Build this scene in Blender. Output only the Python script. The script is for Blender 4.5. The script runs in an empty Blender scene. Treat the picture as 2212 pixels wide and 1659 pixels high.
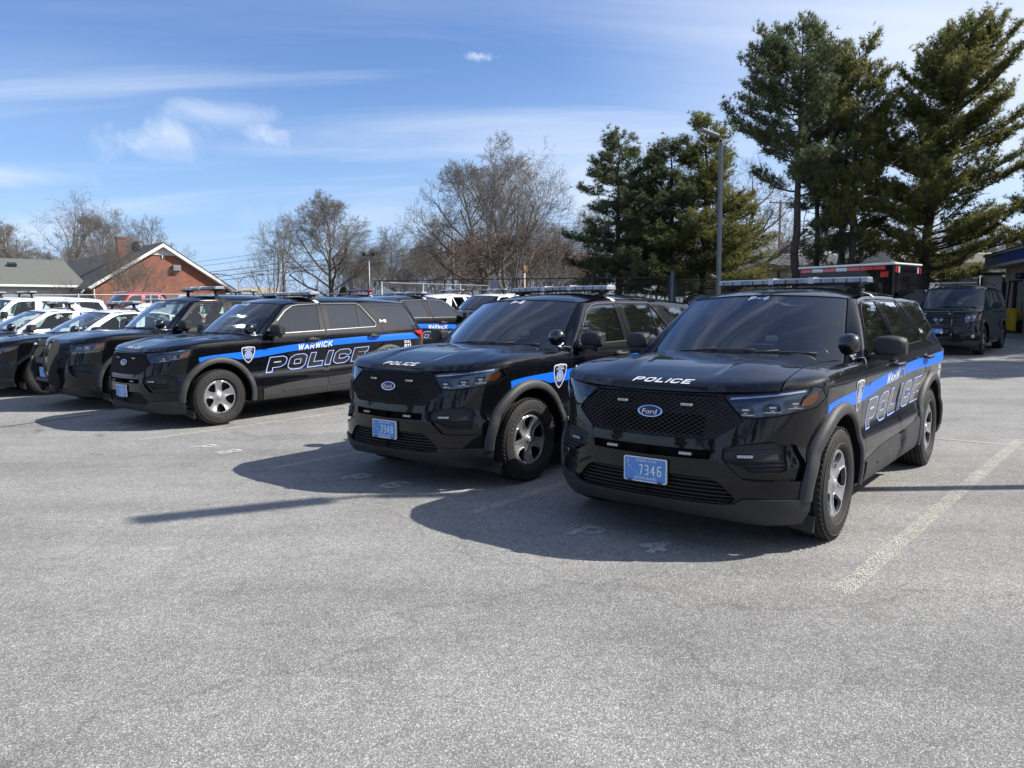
import bpy, math, random
import numpy as np
from mathutils import Vector, Matrix
from mathutils.geometry import delaunay_2d_cdt
random.seed(7); rng = np.random.default_rng(7)
R = math.radians
scene = bpy.context.scene
COL = scene.collection
# ------------------------------------------------------------------ camera
cam_d = bpy.data.cameras.new('camera'); cam = bpy.data.objects.new('camera', cam_d); COL.objects.link(cam)
cam_d.sensor_width = 36.0; cam_d.lens = 26.33; cam_d.clip_start = 0.05; cam_d.clip_end = 3000
_p, _r = R(5.605), R(0.418)
_F = Vector((0, math.cos(_p), -math.sin(_p))); _U = Vector((0, math.sin(_p), math.cos(_p))); _X = Vector((1, 0, 0))
_rt = _X*math.cos(_r) - _U*math.sin(_r); _up = _X*math.sin(_r) + _U*math.cos(_r)
cam.matrix_world = Matrix(((_rt.x, _up.x, -_F.x, 0), (_rt.y, _up.y, -_F.y, 0), (_rt.z, _up.z, -_F.z, 1.546), (0, 0, 0, 1)))
scene.camera = cam
scene.view_settings.view_transform = 'Standard'; scene.view_settings.look = 'None'
scene.view_settings.exposure = 0.62; scene.view_settings.gamma = 1.0
# ------------------------------------------------------------------ sun and sky
SUNV = Vector((1.15, 0.03, 1.0)).normalized()
sl = bpy.data.lights.new('sun', 'SUN'); sl.energy = 5.0; sl.angle = R(0.53); sl.color = (1.0, 0.955, 0.89)
so = bpy.data.objects.new('sun', sl); COL.objects.link(so); so.rotation_euler = SUNV.to_track_quat('Z', 'Y').to_euler()
w = bpy.data.worlds.new('World'); scene.world = w; w.use_nodes = True
nt = w.node_tree; nt.nodes.clear()
def wn(t, **k):
    n = nt.nodes.new(t)
    for a, b in k.items(): setattr(n, a, b)
    return n
out = wn('ShaderNodeOutputWorld'); bg = wn('ShaderNodeBackground'); bg.inputs[1].default_value = 0.115
sky = wn('ShaderNodeTexSky', sky_type='NISHITA', sun_disc=False)
sky.sun_elevation = math.asin(SUNV.z); sky.sun_rotation = math.atan2(SUNV.x, SUNV.y)
sky.air_density = 1.0; sky.dust_density = 0.6; sky.ozone_density = 2.2
tc = wn('ShaderNodeTexCoord')
def wmath(op, a, b=None, c=None):
    n = wn('ShaderNodeMath', operation=op)
    for i, v in enumerate((a, b, c)):
        if v is None: continue
        if isinstance(v, (int, float)): n.inputs[i].default_value = v
        else: nt.links.new(v, n.inputs[i])
    return n.outputs[0]
sep = wn('ShaderNodeSeparateXYZ'); nt.links.new(tc.outputs['Generated'], sep.inputs[0])
X_, Y_, Z_ = sep.outputs
zc = wmath('MAXIMUM', Z_, 0.03)
px = wmath('DIVIDE', X_, wmath('ADD', zc, 0.12)); py = wmath('DIVIDE', Y_, wmath('ADD', zc, 0.12))
cmb = wn('ShaderNodeCombineXYZ'); nt.links.new(px, cmb.inputs[0]); nt.links.new(py, cmb.inputs[1])
mp = wn('ShaderNodeMapping'); nt.links.new(cmb.outputs[0], mp.inputs[0]); mp.inputs['Scale'].default_value = (0.42, 1.5, 1); mp.inputs['Rotation'].default_value = (0, 0, R(-20))
def wnoise(vec, scale, detail, rough, dist=0.0):
    n = wn('ShaderNodeTexNoise'); nt.links.new(vec, n.inputs['Vector'])
    n.inputs['Scale'].default_value = scale; n.inputs['Detail'].default_value = detail
    n.inputs['Roughness'].default_value = rough; n.inputs['Distortion'].default_value = dist
    return n.outputs[0]
def wramp(v, a, b, mx=1.0):
    n = wn('ShaderNodeMapRange', interpolation_type='SMOOTHSTEP'); nt.links.new(v, n.inputs[0])
    n.inputs[1].default_value = a; n.inputs[2].default_value = b; n.inputs[3].default_value = 0; n.inputs[4].default_value = mx
    return n.outputs[0]
n1 = wnoise(mp.outputs[0], 0.8, 7, 0.56, 0.6)
streak = wramp(n1, 0.42, 0.78, 0.62)
# thicker veil towards the sun side (right) and towards the horizon
az = wramp(X_, -0.05, 0.62, 1.0)
n2 = wnoise(mp.outputs[0], 0.35, 6, 0.55, 0.4)
veil = wmath('MULTIPLY', wramp(wmath('ADD', n2, wmath('MULTIPLY', az, 0.34)), 0.46, 0.92, 0.92), 1.0)
high = wmath('MULTIPLY', wramp(wnoise(mp.outputs[0], 1.3, 7, .6, .8), .42, .70, .85), wmath('MAXIMUM', wramp(Z_, .50, .75), wmath('MULTIPLY', wramp(wmath('MULTIPLY', Y_, -1), -.1, .3), .9)))
low = wmath('MULTIPLY', wramp(wmath('SUBTRACT', 0.36, Z_), 0.0, 0.40, 0.55), wramp(X_, -0.30, 0.35, 1.0))
# individual cumulus wisps at fixed directions of the sky
def blob(d, rx, rz, amt, sc=9.0, th=0.5):
    d = Vector(d).normalized(); hx = Vector((d.y, -d.x, 0)).normalized(); hz = hx.cross(d)
    def dot(v):
        n = wn('ShaderNodeVectorMath', operation='DOT_PRODUCT'); nt.links.new(tc.outputs['Generated'], n.inputs[0]); n.inputs[1].default_value = v; return n.outputs['Value']
    a = wmath('DIVIDE', dot(hx), rx); b = wmath('DIVIDE', dot(hz), rz)
    r2 = wmath('ADD', wmath('MULTIPLY', a, a), wmath('MULTIPLY', b, b))
    m = wmath('SUBTRACT', 1.0, wmath('SQRT', r2))
    nn = wnoise(tc.outputs['Generated'], sc, 8, 0.62, 0.9)
    return wmath('MULTIPLY', wramp(wmath('ADD', m, wmath('MULTIPLY', wmath('SUBTRACT', nn, 0.5), 2.4)), th-0.15, th+0.9, amt), wramp(dot(d), 0.5, 0.6))
def pixdir(u, v):   # direction through a point of the 2212x1659 view, written as azimuth and height
    a = (u-1106)/1617.7; b = -(v-829.5)/1617.7
    q = _rt*a + _up*b + _F
    return tuple(q)
cl = None
for args in ((pixdir(370, 290), .10, .055, .85, 11, .42), (pixdir(590, 285), .10, .035, .65, 11, .5), (pixdir(470, 240), .15, .03, .5, 9, .45),
             (pixdir(1040, 122), .022, .010, .9, 30, .3), (pixdir(40, 380), .10, .02, .6, 9, .3), (pixdir(60, 500), .12, .04, .6, 9, .3),
             (pixdir(1300, 420), .28, .10, .75, 5, .30), (pixdir(900, 480), .22, .05, .5, 6, .35)):
    b_ = blob(*args); cl = b_ if cl is None else wmath('MAXIMUM', cl, b_)
tot = wmath('MAXIMUM', wmath('MAXIMUM', wmath('MAXIMUM', wmath('MAXIMUM', streak, high), veil), low), cl)
mix = wn('ShaderNodeMix', data_type='RGBA'); nt.links.new(tot, mix.inputs[0])
hz = wn('ShaderNodeMix', data_type='RGBA'); nt.links.new(wramp(wmath('SUBTRACT', 0.30, Z_), 0.0, 0.34, .80), hz.inputs[0]); hz.inputs[7].default_value = (1.9, 3.2, 5.9, 1)
hs = wn('ShaderNodeHueSaturation'); hs.inputs['Saturation'].default_value = 1.22; hs.inputs['Value'].default_value = .98; hs.inputs['Hue'].default_value = .512
nt.links.new(sky.outputs[0], hs.inputs['Color'])
nt.links.new(hs.outputs[0], hz.inputs[6]); nt.links.new(hz.outputs[2], mix.inputs[6]); mix.inputs[7].default_value = (4.9, 5.4, 6.3, 1)
nt.links.new(mix.outputs[2], bg.inputs[0]); nt.links.new(bg.outputs[0], out.inputs[0])

# ------------------------------------------------------------------ materials
MATS = {}
def nodes(m):
    m.use_nodes = True; t = m.node_tree; return t, t.nodes['Principled BSDF']
def mat(name, col, rough=0.5, metal=0.0, coat=0.0, var=0.0, vscale=3.0, bump=0.0, bscale=60.0, spec=0.5, emis=None, coatr=0.03):
    if name in MATS: return MATS[name]
    m = bpy.data.materials.new(name); t, b = nodes(m)
    b.inputs['Base Color'].default_value = (*col, 1); b.inputs['Roughness'].default_value = rough; b.inputs['Metallic'].default_value = metal
    b.inputs['Specular IOR Level'].default_value = spec
    if coat: b.inputs['Coat Weight'].default_value = coat; b.inputs['Coat Roughness'].default_value = coatr
    if emis: b.inputs['Emission Color'].default_value = (*emis[0], 1); b.inputs['Emission Strength'].default_value = emis[1]
    co = t.nodes.new('ShaderNodeTexCoord')
    if var:
        n = t.nodes.new('ShaderNodeTexNoise'); n.inputs['Scale'].default_value = vscale; n.inputs['Detail'].default_value = 6; n.inputs['Roughness'].default_value = .65
        t.links.new(co.outputs['Object'], n.inputs['Vector'])
        mr = t.nodes.new('ShaderNodeMapRange'); mr.inputs[1].default_value = .3; mr.inputs[2].default_value = .7; mr.inputs[3].default_value = 1-var; mr.inputs[4].default_value = 1+var
        t.links.new(n.outputs[0], mr.inputs[0])
        mx = t.nodes.new('ShaderNodeVectorMath'); mx.operation = 'SCALE'; mx.inputs[0].default_value = col
        t.links.new(mr.outputs[0], mx.inputs['Scale']); t.links.new(mx.outputs[0], b.inputs['Base Color'])
    if bump:
        n = t.nodes.new('ShaderNodeTexNoise'); n.inputs['Scale'].default_value = bscale; n.inputs['Detail'].default_value = 4
        t.links.new(co.outputs['Object'], n.inputs['Vector'])
        bp = t.nodes.new('ShaderNodeBump'); bp.inputs['Strength'].default_value = bump; bp.inputs['Distance'].default_value = .01
        t.links.new(n.outputs[0], bp.inputs['Height']); t.links.new(bp.outputs[0], b.inputs['Normal'])
    MATS[name] = m; return m
def glass(name, tint, ior=1.5, gain=1.0, film=0.0):
    if name in MATS: return MATS[name]
    m = bpy.data.materials.new(name); m.use_nodes = True; t = m.node_tree; t.nodes.clear()
    o = t.nodes.new('ShaderNodeOutputMaterial'); mx = t.nodes.new('ShaderNodeMixShader'); tr = t.nodes.new('ShaderNodeBsdfTransparent'); gl = t.nodes.new('ShaderNodeBsdfGlossy')
    fr = t.nodes.new('ShaderNodeFresnel'); fr.inputs[0].default_value = ior
    g = t.nodes.new('ShaderNodeMath'); g.operation = 'MULTIPLY'; g.inputs[1].default_value = gain; g.use_clamp = True
    tr.inputs[0].default_value = (*tint, 1); gl.inputs['Roughness'].default_value = 0.012; gl.inputs[0].default_value = (.92, .95, .98, 1)
    t.links.new(fr.outputs[0], g.inputs[0]); t.links.new(g.outputs[0], mx.inputs[0]); t.links.new(tr.outputs[0], mx.inputs[1]); t.links.new(gl.outputs[0], mx.inputs[2]); t.links.new(mx.outputs[0], o.inputs[0])
    if film:   # faint dust on the pane
        df = t.nodes.new('ShaderNodeBsdfDiffuse'); df.inputs[0].default_value = (.42, .46, .46, 1); m2 = t.nodes.new('ShaderNodeMixShader'); m2.inputs[0].default_value = film
        t.links.new(mx.outputs[0], m2.inputs[1]); t.links.new(df.outputs[0], m2.inputs[2]); t.links.new(m2.outputs[0], o.inputs[0])
    MATS[name] = m; return m
def dusty(name, col, dust=(.25, .24, .22), amt=.12, rough=.42):
    # glossy car paint with a faint film of road dust, stronger low on the body
    m = bpy.data.materials.new(name); t, b = nodes(m)
    b.inputs['Roughness'].default_value = rough; b.inputs['Coat Weight'].default_value = 1.0; b.inputs['Coat Roughness'].default_value = .02; b.inputs['Coat IOR'].default_value = 1.43; b.inputs['Specular IOR Level'].default_value = 0.06 if max(col) < .1 else .3
    co = t.nodes.new('ShaderNodeTexCoord'); n = t.nodes.new('ShaderNodeTexNoise'); n.inputs['Scale'].default_value = 2.3; n.inputs['Detail'].default_value = 8; n.inputs['Roughness'].default_value = .7
    t.links.new(co.outputs['Object'], n.inputs['Vector'])
    mr = t.nodes.new('ShaderNodeMapRange'); mr.inputs[1].default_value = .35; mr.inputs[2].default_value = .8; mr.inputs[3].default_value = 0; mr.inputs[4].default_value = amt
    t.links.new(n.outputs[0], mr.inputs[0])
    mx = t.nodes.new('ShaderNodeMix'); mx.data_type = 'RGBA'; mx.inputs[6].default_value = (*col, 1); mx.inputs[7].default_value = (*dust, 1)
    t.links.new(mr.outputs[0], mx.inputs[0]); t.links.new(mx.outputs[2], b.inputs['Base Color'])
    MATS[name] = m; return m
M_black = dusty('black paint', (.0018, .0020, .0035), amt=.007)
M_white = dusty('white paint', (.78, .79, .80), dust=(.6, .58, .54), amt=.3)
M_red = dusty('red paint', (.42, .012, .010), amt=.06); M_maroon = dusty('maroon paint', (.13, .02, .02), amt=.08); M_grey = dusty('grey paint', (.08, .085, .09), amt=.08)
M_plast = mat('grained black plastic', (.020, .021, .023), .50, bump=.25, bscale=900, var=.15, vscale=9, spec=.4)
M_clad = mat('weathered cladding', (.036, .037, .039), .55, var=.2, vscale=5, bump=.15, bscale=700, spec=.4)
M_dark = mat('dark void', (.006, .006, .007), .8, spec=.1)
M_rub = mat('tyre rubber', (.020, .0195, .0185), .75, var=.25, vscale=12, bump=.3, bscale=260, spec=.3)
M_rubt = mat('tyre lettering rubber', (.045, .044, .042), .7)
M_rim = mat('wheel cover silver', (.40, .40, .41), .33, .75, var=.12, vscale=9)
M_rimb = mat('wheel cover bright edge', (.62, .62, .63), .22, .8)
M_rimd = mat('wheel steel dark', (.012, .012, .013), .5, .3)
M_chrome = mat('chrome', (.75, .76, .78), .07, 1.0)
M_trim = mat('window bright trim', (.07, .072, .075), .38, .9)
M_blue = mat('reflective blue vinyl', (.003, .145, .74), .40, coat=.12, var=.05, vscale=4)
M_navy = mat('navy vinyl', (.008, .018, .10), .35, coat=.4)
M_wht = mat('white vinyl', (.74, .76, .78), .35, coat=.3)
M_blkv = mat('black vinyl', (.006, .006, .008), .2, coat=1.0)
M_plate = mat('plate blue', (.085, .26, .60), .45, var=.05, vscale=20)
M_hous = mat('headlamp housing', (.10, .115, .14), .30, .5, var=.3, vscale=30)
M_lens = mat('clear lamp lens', (.55, .56, .58), .25, coat=1)
M_barl = mat('light bar dome', (.26, .29, .33), .18, coat=1.0, var=.25, vscale=22)
M_bart = mat('light bar top', (.60, .63, .68), .25, coat=1.0)
M_amber = mat('amber reflector', (.75, .20, .02), .25, coat=1)
M_redl = mat('tail lamp red', (.55, .012, .014), .12, coat=1)
M_bluel = mat('blue lamp lens', (.02, .10, .5), .15, coat=1)
M_galv2 = mat('radio grey', (.35, .37, .38), .5)
M_seat = mat('seat fabric', (.07, .075, .08), .8); M_dash = mat('dashboard', (.15, .165, .165), .65, var=.2, vscale=6); M_beige = mat('light cabin trim', (.22, .24, .24), .7)
G_ws = glass('windshield glass', (.80, .90, .88), 1.5, 2.1, .028)
G_mid = glass('front door glass', (.42, .50, .48), 1.5, 2.4, .01); G_tint = glass('tinted side glass', (.045, .05, .055), 1.5, 2.7, .012); G_side = glass('side glass', (.62, .72, .69), 1.5, 1.5); G_lamp = glass('lamp cover glass', (.85, .90, .97), 1.5, 1.7)

# ------------------------------------------------------------------ object helpers
def link(o, parent=None):
    COL.objects.link(o)
    if parent is not None: o.parent = parent
    return o
def tag(o, label=None, cat=None, group=None, kind=None):
    if label: o['label'] = label
    if cat: o['category'] = cat
    if group: o['group'] = group
    if kind: o['kind'] = kind
    return o
def thing(name, label, cat, loc=(0, 0, 0), rz=0.0, group=None, rx=0.0):
    o = bpy.data.objects.new(name, None); o.empty_display_size = .3; link(o); o.location = loc; o.rotation_euler = (rx, 0, rz)
    return tag(o, label, cat, group)
class MB:
    def __init__(s): s.v = []; s.f = []; s.n = []; s.sm = []; s.mi = []; s.c = 0; s.has_n = False
    def add(s, V, F, N=None, smooth=False, mi=0):
        V = np.asarray(V, float).reshape(-1, 3)
        s.v.append(V); o = s.c; s.c += len(V)
        for f in F: s.f.append(tuple(int(i)+o for i in f)); s.sm.append(smooth); s.mi.append(mi)
        if N is not None: s.has_n = True; s.n.append(np.asarray(N, float))
        else: s.n.append(np.zeros((len(V), 3)))
        return s
    def box(s, c, d, rz=0, mi=0, rx=0, ry=0, bev=0.0):
        x, y, z = [q/2 for q in d]
        V = np.array([[i*x, j*y, k*z] for i in (-1, 1) for j in (-1, 1) for k in (-1, 1)], float)
        F = [(0, 1, 3, 2), (4, 6, 7, 5), (0, 4, 5, 1), (2, 3, 7, 6), (0, 2, 6, 4), (1, 5, 7, 3)]
        if bev:
            V2 = []; 
            b = min(bev, x*.9, y*.9, z*.9)
            pts = []
            for sx in (-1, 1):
                for sy in (-1, 1):
                    for sz in (-1, 1):
                        for ax in range(3):
                            p = [sx*(x-b), sy*(y-b), sz*(z-b)]; p[ax] = (sx*x, sy*y, sz*z)[ax]; pts.append(p)
            import bmesh
            bm = bmesh.new()
            for p in pts: bm.verts.new(p)
            bmesh.ops.convex_hull(bm, input=bm.verts)
            bmesh.ops.dissolve_limit(bm, angle_limit=.01, verts=bm.verts, edges=bm.edges)
            bm.verts.ensure_lookup_table(); bm.verts.index_update()
            V = np.array([v.co[:] for v in bm.verts]); F = [tuple(v.index for v in f.verts) for f in bm.faces]; bm.free()
        Mx = np.array(Matrix.Rotation(rz, 3, 'Z') @ Matrix.Rotation(ry, 3, 'Y') @ Matrix.Rotation(rx, 3, 'X'))
        return s.add(V@Mx.T+np.array(c), F, mi=mi)
    def grid(s, P, smooth=True, mi=0, flip=False):
        P = np.asarray(P, float); a, b = P.shape[:2]
        F = []
        for i in range(a-1):
            for j in range(b-1):
                q = (i*b+j, i*b+j+1, (i+1)*b+j+1, (i+1)*b+j); F.append(q[::-1] if flip else q)
        return s.add(P.reshape(-1, 3), F, smooth=smooth, mi=mi)
    def tube(s, pts, r, n=6, cap=True, mi=0, smooth=True):
        pts = np.asarray(pts, float); m = len(pts); r = np.broadcast_to(np.asarray(r, float), (m,))
        d = np.gradient(pts, axis=0); d /= np.linalg.norm(d, axis=1)[:, None]+1e-12
        ref = np.array([0, 0, 1.]) if abs(d[0][2]) < .9 else np.array([1., 0, 0])
        V = []
        u = np.cross(ref, d[0]); u /= np.linalg.norm(u)
        for k in range(m):
            u = u - d[k]*np.dot(u, d[k]); u /= np.linalg.norm(u)+1e-12; vv = np.cross(d[k], u)
            for j in range(n):
                a = 2*math.pi*j/n; V.append(pts[k]+r[k]*(math.cos(a)*u+math.sin(a)*vv))
        F = [(k*n+j, k*n+(j+1) % n, (k+1)*n+(j+1) % n, (k+1)*n+j) for k in range(m-1) for j in range(n)]
        if cap: F += [tuple(range(n))[::-1], tuple((m-1)*n+j for j in range(n))]
        return s.add(V, F, smooth=smooth, mi=mi)
    def lathe(s, prof, n=48, axis='y', c=(0, 0, 0), mi=0, smooth=True):
        V = []
        for (r, h) in prof:
            for j in range(n):
                a = 2*math.pi*j/n
                if axis == 'y': V.append((r*math.cos(a)+c[0], h+c[1], r*math.sin(a)+c[2]))
                elif axis == 'x': V.append((h+c[0], r*math.cos(a)+c[1], r*math.sin(a)+c[2]))
                else: V.append((r*math.cos(a)+c[0], r*math.sin(a)+c[1], h+c[2]))
        m = len(prof)
        F = [(k*n+j, k*n+(j+1) % n, (k+1)*n+(j+1) % n, (k+1)*n+j) for k in range(m-1) for j in range(n)]
        return s.add(V, F, smooth=smooth, mi=mi)
    def ball(s, c, r, n=16, mi=0):
        r = np.broadcast_to(np.asarray(r, float), (3,))
        th = np.linspace(0, math.pi, n//2+1)
        P = np.array([[(c[0]+r[0]*math.sin(t)*math.cos(a), c[1]+r[1]*math.sin(t)*math.sin(a), c[2]+r[2]*math.cos(t)) for t in th] for a in np.linspace(0, 2*math.pi, n+1)])
        return s.grid(P, mi=mi)
    def build(s, name, m, parent=None):
        me = bpy.data.meshes.new(name)
        V = np.concatenate(s.v) if s.v else np.zeros((0, 3))
        me.from_pydata(V.tolist(), [], s.f)
        me.polygons.foreach_set('use_smooth', s.sm)
        ms = m if isinstance(m, (list, tuple)) else [m]
        for k in ms: me.materials.append(k)
        if len(ms) > 1: me.polygons.foreach_set('material_index', s.mi)
        if s.has_n:
            N = np.concatenate(s.n)
            li = np.zeros(len(me.loops), int); me.loops.foreach_get('vertex_index', li)
            LN = N[li]
            z = np.linalg.norm(LN, axis=1) < .5
            if z.any():
                fn = np.zeros(len(me.polygons)*3); me.polygons.foreach_get('normal', fn); fn = fn.reshape(-1, 3)
                lt = np.zeros(len(me.polygons), int); me.polygons.foreach_get('loop_total', lt)
                pl = np.repeat(np.arange(len(me.polygons)), lt)
                LN[z] = fn[pl[z]]
            me.normals_split_custom_set(LN.tolist())
        o = bpy.data.objects.new(name, me); link(o, parent); return o
def arr(f, a, b):
    return np.asarray(f(np.asarray(a, float), np.asarray(b, float)), float)
def inside(loop, P):
    L = np.asarray(loop, float); x, y = P[:, 0], P[:, 1]; r = np.zeros(len(P), bool)
    for (x0, y0), (x1, y1) in zip(L, np.roll(L, -1, 0)):
        if y0 == y1: continue
        c = ((y0 > y) != (y1 > y)) & (x < (x1-x0)*(y-y0)/(y1-y0)+x0); r ^= c
    return r
def resample(loop, step):
    o = []
    L = [tuple(p) for p in loop]
    for a, b in zip(L, L[1:]+L[:1]):
        d = math.hypot(b[0]-a[0], b[1]-a[1])
        if d < 1e-6: continue
        n = max(1, int(math.ceil(d/step)))
        for k in range(n): o.append((a[0]+(b[0]-a[0])*k/n, a[1]+(b[1]-a[1])*k/n))
    return o
def region(inc, exc=(), step=.05, gridpts=True):
    loops = [resample(l, step) for l in list(inc)+list(exc)]
    V = []; E = []
    for l in loops:
        o = len(V); V += l; E += [(o+i, o+(i+1) % len(l)) for i in range(len(l))]
    if gridpts:
        A = np.array(sum([list(l) for l in loops[:len(inc)]], [])); mn, mx = A.min(0), A.max(0)
        xs = np.arange(mn[0]+step*.37, mx[0], step); ys = np.arange(mn[1]+step*.41, mx[1], step)
        if len(xs) and len(ys):
            Gp = np.array([(a, b) for a in xs for b in ys]); ok = np.zeros(len(Gp), bool)
            for l in inc: ok |= inside(l, Gp)
            for l in exc: ok &= ~inside(l, Gp)
            Gp = Gp[ok]
            if len(Gp):
                B = np.array(V); keep = []
                for g in Gp:
                    keep.append(((B[:, 0]-g[0])**2+(B[:, 1]-g[1])**2).min() > (step*.35)**2)
                Gp = Gp[np.array(keep)]
                V = V+[tuple(g) for g in Gp]
    r = delaunay_2d_cdt([Vector(v) for v in V], E, [], 0, 1e-7)
    P = np.array([(v.x, v.y) for v in r[0]]); T = np.array([f for f in r[2] if len(f) == 3])
    C = P[T].mean(1); ok = np.zeros(len(T), bool)
    for l in inc: ok |= inside(l, C)
    for l in exc: ok &= ~inside(l, C)
    return P, T[ok]
def fnormal(fn, a, b, e=2.5e-3):
    da = arr(fn, a+e, b)-arr(fn, a-e, b); db = arr(fn, a, b+e)-arr(fn, a, b-e)
    n = np.cross(da, db); n /= np.linalg.norm(n, axis=1)[:, None]+1e-12; return n
def put(mb, PT, fn, outward, off=0.0, rim=0.0, mi=0, tf=None):
    """lay a flat triangulation on the surface fn; outward = a function giving a rough outside direction"""
    P, T = PT
    if tf is not None: P = np.array([tf(*p) for p in P])
    a, b = P[:, 0], P[:, 1]
    Q = arr(fn, a, b).reshape(-1, 3); N = fnormal(fn, a, b)
    O = outward(Q); sgn = np.where((N*O).sum(1) < 0, -1.0, 1.0)[:, None]; N = N*sgn
    Q = Q+N*off
    g = np.cross(Q[T[:, 1]]-Q[T[:, 0]], Q[T[:, 2]]-Q[T[:, 0]]); fl = (g*N[T[:, 0]]).sum(1) < 0
    T = T.copy(); T[fl] = T[fl][:, ::-1]
    used, inv = np.unique(T, return_inverse=True); T = inv.reshape(T.shape); Q = Q[used]; N = N[used]
    mb.add(Q, T, N, True, mi)
    if rim:
        E = {}
        for t in T:
            for i in range(3):
                e = (t[i], t[(i+1) % 3]); E[e] = 1
        bd = [e for e in E if (e[1], e[0]) not in E]
        V = []; F = []
        for (i, j) in bd:
            o = len(V); V += [Q[i], Q[j], Q[j]-N[j]*rim, Q[i]-N[i]*rim]; F.append((o, o+3, o+2, o+1))
        if V: mb.add(V, F, None, False, mi)
# ---- stroke lettering
GL = {'P': (.75, [[(0, 0), (0, 1), (.6, 1), (.75, .87), (.75, .55), (.6, .42), (0, .42)]]), 'O': (.75, [[(.14, 0), (.61, 0), (.75, .16), (.75, .84), (.61, 1), (.14, 1), (0, .84), (0, .16), (.14, 0)]]),
 'L': (.62, [[(0, 1), (0, 0), (.62, 0)]]), 'I': (.0, [[(0, 0), (0, 1)]]), 'C': (.75, [[(.75, .74), (.75, .84), (.61, 1), (.14, 1), (0, .84), (0, .16), (.14, 0), (.61, 0), (.75, .16), (.75, .26)]]),
 'E': (.68, [[(.68, 1), (0, 1), (0, 0), (.68, 0)], [(0, .5), (.52, .5)]]), 'W': (1.0, [[(0, 1), (.22, 0), (.5, .95), (.78, 0), (1.0, 1)]]), 'A': (.8, [[(0, 0), (.4, 1), (.8, 0)], [(.16, .3), (.64, .3)]]),
 'R': (.75, [[(0, 0), (0, 1), (.6, 1), (.75, .87), (.75, .58), (.6, .45), (0, .45)], [(.4, .45), (.75, 0)]]), 'K': (.72, [[(0, 0), (0, 1)], [(.7, 1), (.05, .42)], [(.22, .58), (.72, 0)]]),
 'D': (.75, [[(0, 0), (.55, 0), (.75, .2), (.75, .8), (.55, 1), (0, 1), (0, 0)]]), '1': (.22, [[(0, .85), (.2, 1)], [(.2, 1), (.2, 0)]]),
 '9': (.7, [[(.0, 0), (.56, 0), (.7, .14), (.7, .86), (.56, 1), (.14, 1), (0, .86), (0, .6), (.14, .46), (.7, .46)]]), '6': (.7, [[(.7, 1), (.14, 1), (0, .86), (0, .14), (.14, 0), (.56, 0), (.7, .14), (.7, .4), (.56, .54), (0, .54)]]),
 '4': (.78, [[(.55, 0), (.55, 1), (0, .33), (.78, .33)]]), '0': (.6, [[(.14, 0), (.46, 0), (.6, .16), (.6, .84), (.46, 1), (.14, 1), (0, .84), (0, .16), (.14, 0)]]), '-': (.35, [[(0, .48), (.35, .48)]]), ' ': (.3, []),
 '8': (.65, [[(.14, 0), (.51, 0), (.65, .14), (.65, .38), (.51, .52), (.14, .52), (0, .66), (0, .86), (.14, 1), (.51, 1), (.65, .86), (.65, .66), (.51, .52)], [(.14, .52), (0, .38), (0, .14), (.14, 0)]]),
 '7': (.6, [[(0, 1), (.6, 1), (.2, 0)]]), '3': (.62, [[(0, 1), (.5, 1), (.62, .86), (.62, .66), (.5, .53), (.15, .53)], [(.5, .53), (.62, .4), (.62, .14), (.5, 0), (0, 0)]]), '5': (.62, [[(.62, 1), (0, 1), (0, .56), (.5, .56), (.62, .42), (.62, .14), (.5, 0), (0, 0)]]),
 '2': (.62, [[(0, .86), (.12, 1), (.5, 1), (.62, .86), (.62, .6), (0, .12), (0, 0), (.62, 0)]])}
def stroke_polys(strokes, w, ext=None):
    ext = w/2 if ext is None else ext
    out = []
    for st in strokes:
        closed = len(st) > 2 and math.dist(st[0], st[-1]) < 1e-9
        n = len(st)-1
        ds = []
        for i in range(n):
            d = (st[i+1][0]-st[i][0], st[i+1][1]-st[i][1]); L = math.hypot(*d); ds.append((d[0]/L, d[1]/L))
        def perp(i, j): return abs(ds[i][0]*ds[j][0]+ds[i][1]*ds[j][1]) < .12
        for i in range(n):
            a, b = st[i], st[i+1]; d = ds[i]
            ea = eb = 0.0
            if i == 0: ea = (ext if not closed else (w/2 if perp(0, n-1) else 0))
            elif perp(i-1, i): ea = w/2
            if i == n-1: eb = (ext if not closed else (w/2 if perp(n-1, 0) else 0))
            elif perp(i, i+1): eb = w/2
            ax, ay = a[0]-d[0]*ea, a[1]-d[1]*ea; bx, by = b[0]+d[0]*eb, b[1]+d[1]*eb; nx, ny = -d[1]*w/2, d[0]*w/2
            out.append([(ax+nx, ay+ny), (ax-nx, ay-ny), (bx-nx, by-ny), (bx+nx, by+ny)])
        jn = range(1, n) if not closed else range(0, n)
        for i in jn:
            if not perp((i-1) % n, i):
                c = st[i]; out.append([(c[0]+w/2*math.cos(k*math.pi/6), c[1]+w/2*math.sin(k*math.pi/6)) for k in range(12)])
    return out
def word(txt, H, w, sx=1.0, gap=.25, grow=0.0, shear=0.0):
    """polygons per letter: overall height H, stroke width w (same units); grow widens every stroke"""
    h = H-w; polys = []; x = w/2
    for ch in txt:
        gw, sts = GL[ch]
        S = [[(x+p[0]*h*sx, w/2+p[1]*h) for p in st] for st in sts]
        if S: polys.append(stroke_polys(S, w+2*grow, grow if ch == 'C' else None))
        x += gw*h*sx+w+gap*h
    tot = x-w/2-gap*h
    if shear: polys = [[[(p[0]+p[1]*shear, p[1]) for p in q] for q in L] for L in polys]
    return polys, tot
_tx = {}
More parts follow.
